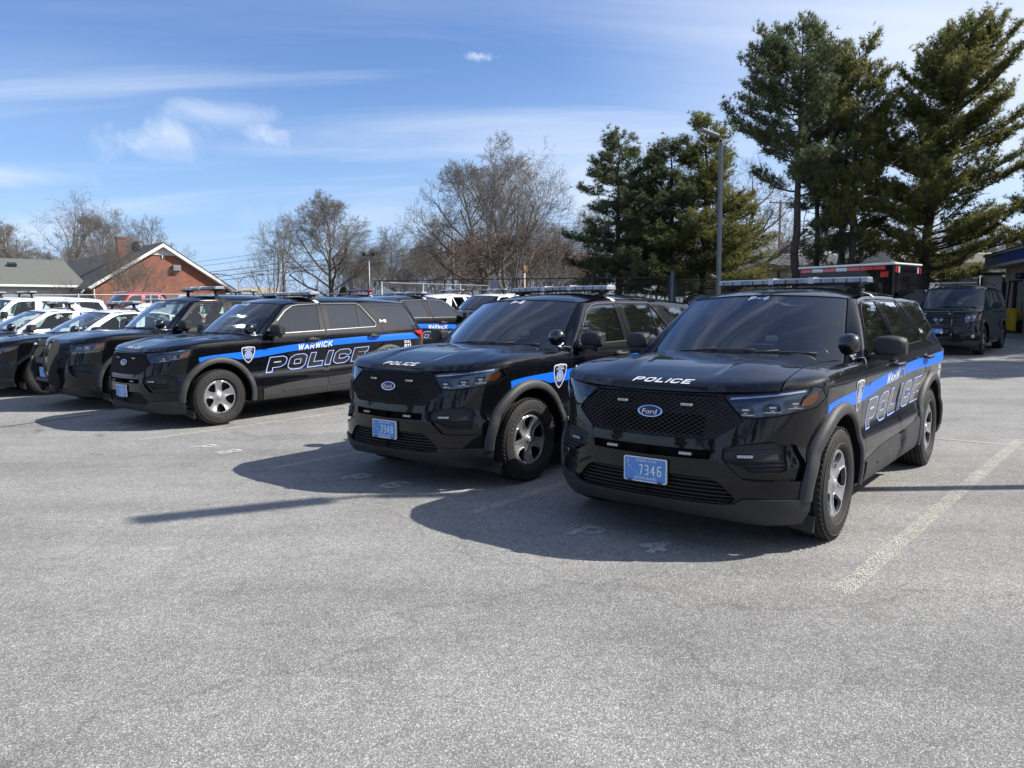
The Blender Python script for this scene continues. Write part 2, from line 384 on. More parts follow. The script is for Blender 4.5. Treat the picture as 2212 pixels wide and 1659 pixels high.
def btext(body, size=1.0, bold=0.0):
    k = (body, bold)
    if k not in _tx:
        cu = bpy.data.curves.new('t', 'FONT'); cu.body = body; cu.size = 1; cu.offset = bold; cu.resolution_u = 3; cu.align_x = 'CENTER'; cu.align_y = 'CENTER'
        ob = bpy.data.objects.new('t', cu); COL.objects.link(ob)
        dg = bpy.context.evaluated_depsgraph_get(); me = bpy.data.meshes.new_from_object(ob.evaluated_get(dg))
        me.calc_loop_triangles()
        P = np.array([v.co[:2] for v in me.vertices]); T = np.array([t.vertices[:] for t in me.loop_triangles])
        bpy.data.objects.remove(ob); bpy.data.meshes.remove(me); bpy.data.curves.remove(cu)
        _tx[k] = (P, T)
    P, T = _tx[k]; return P*size, T

# ------------------------------------------------------------------ ground
def gz(x, y):
    y = np.asarray(y, float); t = np.clip(y-9.0, 0, None)
    z = .023*np.where(t < 2, t*t/4, t-1)
    return np.minimum(z, .60-.02*np.exp(-np.clip(z-.5, 0, 1)))
def gzs(x, y): return float(gz(x, y))
def ground_mat():
    m = bpy.data.materials.new('asphalt'); t, b = nodes(m); L = t.links.new
    co = t.nodes.new('ShaderNodeTexCoord')
    def noise(s, d=4, r=.6, dim='3D'):
        n = t.nodes.new('ShaderNodeTexNoise'); n.inputs['Scale'].default_value = s; n.inputs['Detail'].default_value = d; n.inputs['Roughness'].default_value = r; L(co.outputs['Object'], n.inputs['Vector']); return n.outputs[0]
    def ramp(v, pts):
        n = t.nodes.new('ShaderNodeValToRGB'); L(v, n.inputs[0]); e = n.color_ramp.elements
        e[0].position, e[0].color = pts[0][0], (*[pts[0][1]]*3, 1); e[1].position, e[1].color = pts[-1][0], (*[pts[-1][1]]*3, 1)
        for p, c in pts[1:-1]: q = e.new(p); q.color = (c, c, c, 1)
        return n.outputs[0]
    def mth(op, a, b_=None):
        n = t.nodes.new('ShaderNodeMath'); n.operation = op
        for i, v in enumerate((a, b_)):
            if v is None: continue
            if isinstance(v, (int, float)): n.inputs[i].default_value = v
            else: L(v, n.inputs[i])
        return n.outputs[0]
    vo = t.nodes.new('ShaderNodeTexVoronoi'); vo.inputs['Scale'].default_value = 185; L(co.outputs['Object'], vo.inputs['Vector'])
    sp = t.nodes.new('ShaderNodeSeparateColor'); L(vo.outputs['Color'], sp.inputs[0])
    stone = ramp(sp.outputs[0], [(0, .135), (.35, .185), (.7, .245), (.9, .33), (1, .48)])
    fine = ramp(noise(300, 3, .7), [(.3, .78), (.7, 1.22)])
    patch = ramp(noise(.55, 6, .6), [(.3, .93), (.5, 1.08), (.72, 1.24)])
    stain = ramp(noise(2.3, 5, .7), [(.25, .84), (.5, 1.0), (.75, 1.08)])
    blotch = ramp(noise(14, 4, .7), [(.3, .86), (.7, 1.14)])
    v = mth('MULTIPLY', mth('MULTIPLY', mth('MULTIPLY', mth('MULTIPLY', stone, fine), patch), stain), blotch)
    # hairline cracks
    cv = t.nodes.new('ShaderNodeTexVoronoi'); cv.feature = 'DISTANCE_TO_EDGE'; cv.inputs['Scale'].default_value = .16
    wv = t.nodes.new('ShaderNodeTexNoise'); wv.inputs['Scale'].default_value = 1.3; wv.inputs['Detail'].default_value = 6; L(co.outputs['Object'], wv.inputs['Vector'])
    ma = t.nodes.new('ShaderNodeVectorMath'); ma.operation = 'MULTIPLY_ADD'; L(wv.outputs['Color'], ma.inputs[0]); ma.inputs[1].default_value = (1.2, 1.2, 0); L(co.outputs['Object'], ma.inputs[2]); L(ma.outputs[0], cv.inputs['Vector'])
    crack = ramp(cv.outputs['Distance'], [(0.0, .80), (.0010, .93), (.0025, 1)])
    v = mth('MULTIPLY', v, crack)
    # oil drips and tyre-polished lanes
    ov = t.nodes.new('ShaderNodeTexVoronoi'); ov.inputs['Scale'].default_value = .75; L(ma.outputs[0], ov.inputs['Vector'])
    v = mth('MULTIPLY', v, ramp(mth('ADD', ov.outputs['Distance'], mth('MULTIPLY', noise(9, 5, .7), .12)), [(.09, .62), (.14, .86), (.20, 1.0)]))
    wav = t.nodes.new('ShaderNodeMapping'); wav.inputs['Rotation'].default_value = (0, 0, R(20)); wav.inputs['Scale'].default_value = (.25, 1.6, 1); L(co.outputs['Object'], wav.inputs[0])
    ln = t.nodes.new('ShaderNodeTexNoise'); ln.inputs['Scale'].default_value = .9; ln.inputs['Detail'].default_value = 5; L(wav.outputs[0], ln.inputs['Vector'])
    v = mth('MULTIPLY', v, ramp(ln.outputs[0], [(.35, .88), (.5, 1.0), (.65, 1.08)]))
    cc = t.nodes.new('ShaderNodeCombineColor')
    L(mth('MULTIPLY', v, 1.0), cc.inputs[0]); L(mth('MULTIPLY', v, .975), cc.inputs[1]); L(mth('MULTIPLY', v, .91), cc.inputs[2])
    L(cc.outputs[0], b.inputs['Base Color']); b.inputs['Roughness'].default_value = .88; b.inputs['Specular IOR Level'].default_value = .25
    bp = t.nodes.new('ShaderNodeBump'); bp.inputs['Strength'].default_value = .55; bp.inputs['Distance'].default_value = .004
    L(mth('ADD', vo.outputs['Distance'], noise(420, 2)), bp.inputs['Height']); L(bp.outputs[0], b.inputs['Normal'])
    return m
M_asph = ground_mat()
def paint_mat(name, col, cover):
    m = bpy.data.materials.new(name); t, b = nodes(m); L = t.links.new
    co = t.nodes.new('ShaderNodeTexCoord'); vo = t.nodes.new('ShaderNodeTexVoronoi'); vo.inputs['Scale'].default_value = 185; L(co.outputs['Object'], vo.inputs['Vector'])
    sp = t.nodes.new('ShaderNodeSeparateColor'); L(vo.outputs['Color'], sp.inputs[0])
    n = t.nodes.new('ShaderNodeTexNoise'); n.inputs['Scale'].default_value = 5; n.inputs['Detail'].default_value = 8; n.inputs['Roughness'].default_value = .75; L(co.outputs['Object'], n.inputs['Vector'])
    ad = t.nodes.new('ShaderNodeMath'); ad.operation = 'ADD'; L(sp.outputs[0], ad.inputs[0]); L(n.outputs[0], ad.inputs[1])
    mr = t.nodes.new('ShaderNodeMapRange'); mr.inputs[1].default_value = 1.2-cover; mr.inputs[2].default_value = 1.5-cover; L(ad.outputs[0], mr.inputs[0])
    tr = t.nodes.new('ShaderNodeBsdfTransparent'); mx = t.nodes.new('ShaderNodeMixShader'); o = t.nodes['Material Output']
    b.inputs['Base Color'].default_value = (*col, 1); b.inputs['Roughness'].default_value = .85
    L(mr.outputs[0], mx.inputs[0]); L(tr.outputs[0], mx.inputs[1]); L(b.outputs[0], mx.inputs[2]); L(mx.outputs[0], o.inputs[0])
    return m
M_line = paint_mat('worn white paint', (.50, .50, .42), .22); M_line2 = paint_mat('very worn white paint', (.52, .52, .47), .48)
M_soil = mat('verge soil', (.10, .085, .06), .95, var=.5, vscale=.6, bump=.5, bscale=8)
def build_ground():
    ys = np.concatenate([np.linspace(-30, 8, 6), np.linspace(9, 14, 11), np.linspace(15, 36, 22), np.linspace(38, 60, 6), [90, 150, 300, 900]])
    xs = np.array([-900, -300, -120, -60, -30, -15, 0, 15, 30, 60, 120, 300, 900.])
    P = np.array([[(x, y, gzs(x, y)) for x in xs] for y in ys]); mb = MB(); mb.grid(P, flip=True)
    tag(mb.build('ground', M_asph), kind='structure')
    mb = MB(); xs2 = np.linspace(-70, 80, 31); ys2 = np.concatenate([np.linspace(38, 60, 12), [75, 100, 200, 880]])
    P = np.array([[(x, y + (2.5*math.sin(x*.3) if y < 39 else 0), gzs(x, y)+.004+.05*(i > 0)) for x in xs2] for i, y in enumerate(ys2)])
    P[:, 0, 0] = -600; P[:, -1, 0] = 600
    mb.grid(P, flip=True); tag(mb.build('verge', M_soil), kind='structure')
build_ground()
def gline(a, b, wd, name='parking_line', m=None, dz=.004):
    a, b = np.array(a), np.array(b); d = b-a; L = np.hypot(*d); d /= L; n = np.array([-d[1], d[0]])*wd/2; mb = MB(); k = max(2, int(L/.8))
    P = []
    for t in np.linspace(0, L, k):
        c = a+d*t; P.append([(*(c+n), gzs(*c)+dz), (*(c-n), gzs(*c)+dz)])
    mb.grid(np.array(P)); return tag(mb.build(name, m or M_line), kind='structure')
gline((1.78, 3.95), (5.95, 8.66), .11); gline((4.2, 9.40), (5.64, 8.23), .07, dz=.008); gline((-.32, 5.62), (2.2, 8.75), .10, m=M_line)
gline((-2.40, 7.30), (.5, 10.85), .10, m=M_line); gline((-4.56, 9.05), (-1.5, 12.5), .10); gline((-6.75, 10.75), (-4.2, 13.9), .10); gline((-8.85, 12.6), (-6.2, 15.8), .10); gline((-10.9, 14.3), (-8.3, 17.6), .10)
gline((-.62, 6.26), (-.25, 6.37), .08, m=M_line2); gline((12.0, 18.4), (17.0, 24.6), .10); gline((14.6, 16.4), (19.5, 22.4), .10); gline((15.1, 23.9), (16.6, 23.5), .08, dz=.008); gline((-7.05, 10.05), (-5.6, 12.3), .03, m=mat('crack sealer', (.03, .03, .03), .7), name='crack_seal')
def stall_mark(txt, o, ang, H=.28):
    polys, tot = word(txt, H, .055, sx=.8, gap=.5)
    mb = MB(); ca, sa = math.cos(ang), math.sin(ang)
    for L in polys:
        P, T = region(L, step=.1, gridpts=False); V = [(o[0]+ca*p[0]-sa*p[1], o[1]+sa*p[0]+ca*p[1], gzs(*o)+.006) for p in P]; mb.add(V, T)
    tag(mb.build('stall_number', M_line2), kind='structure')
_ra = R(-39.5)
stall_mark('P 6', (-1.62, 6.86), _ra); stall_mark('P 8', (-3.72, 8.52), _ra); stall_mark('P 4', (.36, 5.06), _ra); stall_mark('P10', (-5.75, 10.3), _ra)

# ------------------------------------------------------------------ car surfaces
def smooth(xs, ys):
    xs = np.array(xs, float); ys = np.array(ys, float); h = np.diff(xs); d = np.diff(ys)/h
    m = np.zeros(len(xs)); m[0] = d[0]; m[-1] = d[-1]
    for i in range(1, len(xs)-1): m[i] = 0 if d[i-1]*d[i] <= 0 else 2*d[i-1]*d[i]/(d[i-1]+d[i])
    def f(x):
        x = np.clip(np.asarray(x, float), xs[0], xs[-1]); i = np.clip(np.searchsorted(xs, x)-1, 0, len(xs)-2)
        t = (x-xs[i])/h[i]; t2 = t*t; t3 = t2*t
        return (2*t3-3*t2+1)*ys[i]+(t3-2*t2+t)*h[i]*m[i]+(-2*t3+3*t2)*ys[i+1]+(t3-t2)*h[i]*m[i+1]
    return f
def superell(A, B, n, m, N=4000):
    th = np.linspace(0, 1, N)**1.0*math.pi/2; c = np.cos(th)**(2/n); r = np.sin(th)**(2/m)
    s = np.concatenate([[0], np.cumsum(np.hypot(np.diff(c)*A, np.diff(r)*B))]); return s, c, r
class Surf:
    def __init__(s, P=None, Xf=None, Xr=None, X0=.25, X0r=-3.55, warp=None, bulge=1.0, L=0.0):
        s.P = smooth(*(P or ([.18, .25, .32, .42, .54, .595, .650, .71, .82, .95, 1.06, 1.14, 1.20, 1.4, 1.58, 1.63, 1.67, 1.74],
                            [.88, .925, .955, .965, .970, .964, .941, .932, .936, .948, .960, .945, .915, .82, .722, .690, .655, .5])))
        s.Xf = smooth(*(Xf or ([.15, .25, .35, .5, .62, .75, .9, 1.0, 1.1], [.70, .83, .87, .875, .87, .855, .82, .77, .66])))
        s.Xr = smooth(*(Xr or ([.2, .4, .6, .8, 1.0, 1.15, 1.25, 1.6, 1.7], [-4.05, -4.15, -4.17, -4.13, -4.10, -4.07, -4.0, -3.84, -3.78])))
        s.X0, s.X0r, s.warp, s.bul = X0, X0r, warp, bulge
        s.sf, s.cf, s.rf = superell(.62, .95, 2, 3); s.q0 = s.sf[-1]
        s.sr, s.cr, s.rr = superell(.6, .95, 2.2, 4.2); s.q1 = s.q0+X0-X0r; s.q2 = s.q1+s.sr[-1]
    def W(s, q, z):
        q = np.asarray(q, float); z = np.asarray(z, float); a = np.abs(q); sg = np.where(q < 0, -1.0, 1.0)
        Pz = s.P(z); cf = np.interp(a, s.sf, s.cf); rf = np.interp(a, s.sf, s.rf)
        b = s.q2-a; cr = np.interp(b, s.sr, s.cr); rr = np.interp(b, s.sr, s.rr)
        x = np.where(a <= s.q0, s.X0+(s.Xf(z)-s.X0)*cf, np.where(a <= s.q1, s.X0-(a-s.q0), s.X0r-(s.X0r-s.Xr(z))*cr))
        y = np.where(a <= s.q0, Pz*rf, np.where(a <= s.q1, Pz, Pz*rr))
        if s.bul:   # door sculpting: haunches over the wheels, waist in the doors
            g = np.exp(-((z-.86)/.22)**2)
            y = y+s.bul*(.016*np.exp(-((x+.02)/.50)**2)+.020*np.exp(-((x+3.05)/.55)**2))*g
            y = y-s.bul*.010*np.exp(-((x+1.6)/.9)**2)*np.exp(-((z-.74)/.16)**2)
        v = np.stack([x, y*sg, z+0*x], -1)
        return s.warp(v) if s.warp else v
    def q_of(s, x=None, y=None, z=0.6):   # q of a point known by x or by y
        if y is not None:
            r = min(1, abs(y)/float(s.P(z))); return math.copysign(float(np.interp(r, s.rf, s.sf)), y)
        if x <= s.X0r: return s.q2-float(np.interp(-(s.X0r-x)/(s.X0r-float(s.Xr(z))), -s.cr, s.sr))
        if x <= s.X0: return s.q0+s.X0-x
        c = (x-s.X0)/(float(s.Xf(z))-s.X0); return float(np.interp(-c, -s.cf, s.sf))
    def Yz(s, *pts): return [(s.q_of(y=y, z=z), z) for y, z in pts]
    def Xz(s, *pts): return [(s.q_of(x=x, z=z), z) for x, z in pts]
    # ---- bonnet and roof
    def e(s, y): return s.X0+(float(s.Xf(1.0))-.015-s.X0)*np.sqrt(np.clip(1-(np.abs(y)/.965)**3, 0, 1))
    def H(s, x, y):
        d = np.clip(s.e(y)-x, 0, None)
        g = s.hg(d); yy = (np.abs(y)/.8)
        z = s.hz0+.03*yy**2+g-.075*yy**2.5*np.clip(d/1.0, 0, 1.3)
        # two raised creases running back over the bonnet
        f = np.clip((d-.10)/.35, 0, 1)*s.ridge
        yl = .30+.17*np.clip(d/1.1, 0, 1); z = z+f*.015/(1+np.exp(-(np.abs(y)-yl)/.008))-f*.004*np.exp(-((np.abs(y)-yl+.03)/.03)**2)
        yl2 = .60-.0*d; z = z+f*.010/(1+np.exp((np.abs(y)-yl2)/.03))
        return z
    hg = staticmethod(smooth([0, .015, .04, .09, .16, .4, .75, 1.2], [0, .022, .045, .066, .084, .130, .166, .188]))
    hz0 = 1.018; ridge = 1.0
    def T(s, x, y):
        x, y = np.broadcast_arrays(np.asarray(x, float), np.asarray(y, float))
        v = np.stack([x, y, s.H(x, y)], -1); return s.warp(v) if s.warp else v
    rx = [-1.0, -1.2, -1.5, -2.0, -2.6, -3.2, -3.75, -3.95]
    rc = staticmethod(smooth(rx[::-1], [1.650, 1.688, 1.722, 1.742, 1.732, 1.700, 1.655, 1.63][::-1]))
    rr_ = staticmethod(smooth(rx[::-1], [1.60, 1.628, 1.650, 1.662, 1.655, 1.632, 1.592, 1.57][::-1]))
    def roof(s, x, u):
        x, u = np.broadcast_arrays(np.asarray(x, float), np.asarray(u, float))
        zr = s.rr_(x); zc = s.rc(x); q = s.q0+s.X0-x
        b = np.clip(s.q2-q, 0, None); yr = s.P(zr)*np.where(x < s.X0r, np.interp(-(s.X0r-x)/(s.X0r-s.Xr(zr)), -s.cr, s.rr), 1)
        z = zr+(zc-zr)*(1-np.abs(u)**2.7)
        v = np.stack([x+0*u, u*yr, z], -1); return s.warp(v) if s.warp else v
    # ---- windscreen
    def WS(s, u, t):
        u, t = np.broadcast_arrays(np.asarray(u, float), np.asarray(t, float)); a = np.abs(u)
        b = np.stack([-.40-.26*a**2.2, .80*u, 1.185-.035*u*u], -1); tp = np.stack([-1.05-.17*u*u, .655*u, 1.655-.03*u*u], -1)
        v = b+(tp-b)*t[..., None]; v[..., 2] += .018*np.sin(math.pi*t); v[..., 0] += .012*np.sin(math.pi*t)
        return s.warp(v) if s.warp else v
def outside(Q):    # rough outward direction used to orient faces
    c = np.array([-1.6, 0, .7]); O = Q-c; O[:, 0] *= .35; return O
OUT_SIDE = lambda Q: np.stack([np.where(Q[:, 0] > .3, 1.0, np.where(Q[:, 0] < -3.7, -1.0, 0)), np.sign(Q[:, 1])*1.0, 0*Q[:, 0]], -1)
OUT_FRONT = lambda Q: np.stack([0*Q[:, 0]+1, np.sign(Q[:, 1])*.6, 0*Q[:, 0]], -1)
OUT_UP = lambda Q: np.tile([0.15, 0, 1.0], (len(Q), 1))

def wheel_meshes():
    R0, Wd = .381, .125
    # tyre (outer side towards +y)
    mb = MB(); prof = [(.225, .085), (.240, .112), (.262, .124), (.300, .1285), (.335, .124), (.355, .115), (.368, .102), (.376, .090)]
    tread = []
    for (y0, y1) in ((.088, .062), (.052, .020), (.010, -.010), (-.020, -.052), (-.062, -.088)):
        tread += [(R0-.0005*(abs(y0)*10), y0), (R0-.0005*(abs(y1)*10), y1), (R0-.009, y1-.001), (R0-.009, y1-.009)]
    prof = prof+tread[:-2]+[(.376, -.09), (.36, -.112), (.30, -.128), (.235, -.11)]
    mb.lathe(prof, 72)
    for k in range(60):    # shoulder sipes
        a = 2*math.pi*k/60
        for sgn in (1, -1):
            r = .3735; c = (r*math.cos(a), sgn*.099, r*math.sin(a)); mb.box(c, (.012, .026, .020), ry=-a)
    T = mb.build('tyre', M_rub)
    for k, (txt, a0) in enumerate((('ALL TERRAIN', 90), ('255 60 R18', -100))):
        pass
    # raised side-wall ribs
    mb = MB(); mb.lathe([(.268, .1252), (.270, .128), (.273, .1275), (.275, .1258)], 72); mb.lathe([(.340, .1235), (.342, .126), (.345, .1245)], 72)
    for a0 in (75, 255):
        for j in range(6):
            a = R(a0+(j-2.5)*7.5); c = (.306*math.cos(a), .1285, .306*math.sin(a)); mb.box(c, (.030, .003, .022), ry=-a); mb.box((c[0], .1297, c[2]), (.014, .003, .008), ry=-a)
    S = mb.build('sidewall_rib', M_rubt); S.parent = T
    # wheel cover: five openings
    holes = []
    for k in range(5):
        a = math.pi/2+math.pi/5+k*2*math.pi/5
        pts = [(.092, -.13), (.092, .13), (.150, .36), (.196, .355), (.209, .26), (.213, 0), (.209, -.26), (.196, -.355), (.150, -.36)]
        holes.append([(r*math.cos(a+h), r*math.sin(a+h)) for r, h in pts])
    outer = [(.236*math.cos(t), .236*math.sin(t)) for t in np.linspace(0, 2*math.pi, 73)[:-1]]
    dish = smooth([0, .03, .05, .10, .16, .20, .222, .236], [.098, .097, .088, .080, .090, .100, .104, .092])
    def f(a, b):
        r = np.hypot(a, b); th = np.arctan2(b, a)-math.pi/2-math.pi/5
        sp = np.cos(th*5)   # +1 in the middle of an opening, -1 on a spoke
        return np.stack([a, dish(r)-.010*np.clip(-sp, 0, 1)*np.exp(-((r-.14)/.06)**2), b], -1)
    mb = MB(); put(mb, region([outer], holes, .016), f, lambda Q: np.tile([0, 1., 0], (len(Q), 1)), 0, .022); C_ = mb
    Rm = C_.build('wheel', M_rim)
    mb = MB()
    for h in holes:
        c = np.mean(h, 0); o = [tuple(c+(np.array(p)-c)*1.12) for p in h]; i = [tuple(c+(np.array(p)-c)*.985) for p in h]
        put(mb, region([o], [i], .02), f, lambda Q: np.tile([0, 1., 0], (len(Q), 1)), .0035, .004)
    mb.lathe([(.232, .094), (.236, .099), (.241, .099), (.243, .09)], 60)
    B = mb.build('rim_edge', M_rimb); B.parent = Rm
    mb = MB(); mb.lathe([(.235, .08), (.235, -.09)], 40); mb.lathe([(0.0, .035), (.08, .04), (.16, .025), (.235, .04)], 40)
    mb.lathe([(.0, .05), (.06, .052), (.065, .04)], 20)
    D = mb.build('brake', M_rimd); D.parent = Rm
    mb = MB(); mb.lathe([(0, .106), (.018, .105), (.028, .100), (.031, .092)], 24); K = mb.build('hub_cap', M_rimb); K.parent = Rm
    return Rm, T, S, B, D, K
_wm = wheel_meshes()
WHEEL = dict(wheel=_wm[0].data, tyre=_wm[1].data, rib=_wm[2].data, edge=_wm[3].data, brake=_wm[4].data, cap=_wm[5].data)
for _o in reversed(_wm): bpy.data.objects.remove(_o)
def add_wheel(root, x, side, z=.381, r=1.0, steer=0.0, y=.842, plain=False):
    wo = bpy.data.objects.new('wheel', WHEEL['wheel']); link(wo, root); wo.location = (x, side*y, z); wo.scale = (r, 1, r)
    wo.rotation_euler = (0, random.uniform(0, 1.2) if not plain else .3, (0 if side > 0 else math.pi)+steer)
    for n, k in (('tyre', 'tyre'), ('sidewall_rib', 'rib'), ('rim_edge', 'edge'), ('brake', 'brake'), ('hub_cap', 'cap')):
        c = bpy.data.objects.new(n, WHEEL[k]); link(c, wo)
    return wo

def circ(S, cx, cz, r, n=40, a0=0, a1=2*math.pi):
    return [(S.q_of(x=cx+r*math.cos(t), z=cz+r*math.sin(t)), cz+r*math.sin(t)) for t in np.linspace(a0, a1, n+1)[:-1]]
def ribbon(S, path, w, off, th, mb, side=1, closed=False, out=None):
    """a raised strip following a path of (q,z)"""
    P = np.array(resample(path, .05)+([] if closed else [path[-1]]), float)
    if closed: P = np.vstack([P, P[:1]])
    else:
        P = np.array([p for p in P]);   # drop the closing leg added by resample
        keep = [0]
        tot = sum(max(1, int(math.ceil(math.dist(a, b)/.05))) for a, b in zip(path, path[1:])); P = np.vstack([P[:tot], P[-1:]])
    d = np.gradient(P, axis=0); d /= np.linalg.norm(d, axis=1)[:, None]; n = np.stack([-d[:, 1], d[:, 0]], -1)*w/2
    rows = []
    for k, o in ((-1, 0), (-1, th), (1, th), (1, 0)):
        q = P+n*k; Q = S.W(q[:, 0]*side, q[:, 1]); N = fnormal(S.W, q[:, 0]*side, q[:, 1]); O = OUT_SIDE(Q); N *= np.where((N*O).sum(1) < 0, -1, 1)[:, None]; rows.append(Q+N*(off+o))
    G = np.stack(rows, 1)
    mb.grid(G[:, 0:2], smooth=True); mb.grid(G[:, 1:3], smooth=True); mb.grid(G[:, 2:4], smooth=True)

_cache = {}
def creg(key, f):
    if key not in _cache: _cache[key] = f()
    return _cache[key]

def make_suv(root, S, sp):
    """sp: paint, upper paint, details. Builds every part of one SUV shaped car under root (front axle at x=0)."""
    paint = sp.get('paint', M_black); up = sp.get('upper', paint); doorp = sp.get('doors', up)
    kd = sp.get('kind', 'new'); near = sp.get('near', True); st = .05 if near else .09
    Yz, Xz, W = S.Yz, S.Xz, S.W
    def q(x, z): return S.q_of(x=x, z=z)
    xr = -3.025
    # ---------- outlines
    if kd == 'new':
        HL = Yz((.452, 1.012), (.585, .880), (.66, .878), (.75, .888), (.85, .912), (.918, .935), (.948, .99), (.940, 1.055), (.915, 1.066), (.83, 1.052), (.70, 1.035))
        GR = Yz((.445, 1.006), (.600, .858), (.44, .742), (.40, .735), (0, .728))+[(-a, b) for a, b in Yz((.40, .735), (.44, .742), (.600, .858), (.445, 1.006))]+[(0, 1.003)]
        FOG = Yz((.497, .690), (.60, .715), (.756, .732), (.815, .705), (.828, .56), (.80, .545), (.656, .548), (.60, .585), (.494, .606))
        SLOT = Yz((0, .668), (.42, .672), (.43, .66), (.42, .614), (0, .606)); INT = Yz((0, .500), (.42, .500), (.475, .48), (.575, .38), (.55, .352), (0, .348))
    elif kd == 'old':
        HL = Yz((.50, 1.0), (.56, .90), (.60, .88), (.78, .885), (.90, .905), (.93, .94), (.945, 1.02), (.935, 1.035), (.80, 1.025))
        GR = Yz((.53, 1.005), (.58, .90), (.50, .70), (.42, .66), (0, .655))+[(-a, b) for a, b in Yz((.42, .66), (.50, .70), (.58, .90), (.53, 1.005))]+[(0, 1.005)]
        FOG = Yz((.58, .70), (.83, .72), (.86, .66), (.84, .56), (.66, .52), (.60, .58)); SLOT = None; INT = Yz((0, .58), (.45, .58), (.50, .50), (.46, .40), (0, .39))
    elif kd == 'sedan':
        HL = Yz((.50, .93), (.62, .88), (.80, .885), (.90, .93), (.945, 1.01), (.94, 1.03), (.75, .99))
        GR = Yz((.44, .98), (.50, .80), (.38, .70), (0, .69))+[(-a, b) for a, b in Yz((.38, .70), (.50, .80), (.44, .98))]+[(0, .985)]
        FOG = Yz((.62, .60), (.82, .61), (.82, .53), (.66, .52)); SLOT = None; INT = Yz((0, .58), (.5, .56), (.46, .42), (0, .41))
    else:  # big square four-by-four / pickup
        HL = Yz((.62, 1.03), (.60, .86), (.66, .83), (.90, .875), (.945, .93), (.945, 1.02), (.90, 1.035))
        GR = Yz((.585, 1.03), (.575, .78), (.53, .74), (0, .735))+[(-a, b) for a, b in Yz((.53, .74), (.575, .78), (.585, 1.03))]+[(0, 1.03)]
        FOG = Yz((.73, .53), (.82, .53), (.82, .44), (.73, .44)); SLOT = None; INT = Yz((0, .55), (.50, .55), (.55, .42), (0, .41))
    FOGH = Yz((.494, .692), (.60, .720), (.756, .738), (.85, .712), (.893, .62), (.905, .488), (.70, .494), (.61, .502), (.53, .580), (.490, .622)) if kd == 'new' else FOG
    zf = [(x, z) for x, z in ((-.60, 1.118), (-.3, 1.108), (0, 1.098), (.2, 1.086), (.36, 1.074))]
    R_in = .505
    a1 = circ(S, 0, .378, R_in); a2 = circ(S, xr, .378, R_in)
    # ---------- body (both halves in one mesh)
    def body_front():
        top = Xz(*zf)+Yz((.94, 1.070), (.83, 1.056), (.70, 1.040), (.452, 1.017))+[(0, 1.010)]
        pl = [(0, .345)]+Yz((.55, .345), (.61, .372))+Xz((.46, .366), (.30, .366), (-.35, .27), (-.655, .27), (-.640, .45), (-.618, .9))+top
        ex = [HL, FOGH, INT, a1]+([SLOT] if SLOT else [])
        g = [p for p in GR if p[0] >= 0]; g = [(-.01, .728 if kd == 'new' else g[-1][1])]+g[::-1] if False else GR
        return region([pl], ex+[g], st)
    RL = .012
    rail = [(-1.27, 1.615), (-1.5, 1.640), (-2.0, 1.652), (-2.6, 1.645), (-3.2, 1.622), (-3.55, 1.600), (-3.75, 1.585)]
    QG = Xz((-2.875, 1.565), (-3.26, 1.240), (-3.34, 1.228), (-3.80, 1.228), (-3.60, 1.552), (-3.2, 1.572))
    TL_ = Xz((-3.60, 1.125), (-4.0, 1.14))+[(S.q2-.52, 1.135), (S.q2-.50, 1.03)]+Xz((-4.02, .93), (-3.93, .93), (-3.78, 1.06))
    RG = [(S.q2, 1.56), (S.q2-.42, 1.55), (S.q2-.60, 1.25), (S.q2, 1.22)]
    pick = sp.get('pickup')
    def body_rear():
        if pick:
            pl = Xz((-2.60, .27), (-2.60, 1.16), (-3.6, 1.16), (-3.9, 1.16))+[(S.q2, 1.16), (S.q2, .45)]+Xz((-3.9, .45), (-3.6, .45), (-3.4, .3))
            return region([pl], [a2, TL_], .09)
        pl = Xz((-2.615, 1.632), (-2.75, 1.50), (-2.945, 1.235), (-2.935, .95), (-2.60, .75), (-2.475, .50), (-2.475, .27), (-3.55, .27), (-3.9, .36))+[(S.q2, .36), (S.q2, 1.575)]+Xz((-3.83, 1.575), (-3.75, 1.585), (-3.55, 1.600), (-3.2, 1.622), (-2.9, 1.636))
        return region([pl], [a2, QG, TL_, RG], st)
    key = (kd, near, pick, id(S.warp) if S.warp else 0)
    bf = creg(key+('bf',), body_front); br = creg(key+('br',), body_rear)
    mb = MB(); out = lambda Q: OUT_SIDE(Q)
    two = sp.get('two'); mats = [paint, up] if two else paint
    for sd in (1, -1):
        tf = lambda a, b, sd=sd: (a*sd, b)
        put(mb, bf, W, lambda Q, sd=sd: np.stack([np.where(Q[:, 0] > .3, 1., 0), 0*Q[:, 0]+sd, 0*Q[:, 0]], -1), 0, .02, tf=tf)
        if not pick: put(mb, br, W, lambda Q, sd=sd: np.stack([np.where(Q[:, 0] < -3.7, -1., 0), 0*Q[:, 0]+sd, 0*Q[:, 0]], -1), 0, .02, tf=tf, mi=1 if two else 0)
        else: mb2 = MB(); put(mb2, br, W, lambda Q, sd=sd: np.stack([np.where(Q[:, 0] < -3.7, -1., 0), 0*Q[:, 0]+sd, 0*Q[:, 0]], -1), 0, .02, tf=tf); mb2.build('bed_side', paint, root)
    # front wings: from the bonnet edge round to the side
    for sd in (1, -1):
        xs = np.linspace(.40, -.63, 36)
        fy = np.linspace(.775, .935, 9); fz = np.interp(fy, [.70, .83, .94], [1.040, 1.056, 1.070])
        Bq = [S.q_of(y=y, z=z) for y, z in zip(fy, fz)]; Bz = list(fz); Bx = []
        for x in xs:
            t = (.40-x)/1.03; bx = .355+(-.63-.355)*t; bz = float(np.interp(-bx, [-.36, -.2, 0, .3, .63], [1.074, 1.086, 1.098, 1.108, 1.119])); Bq.append(S.q_of(x=bx, z=bz)); Bz.append(bz)
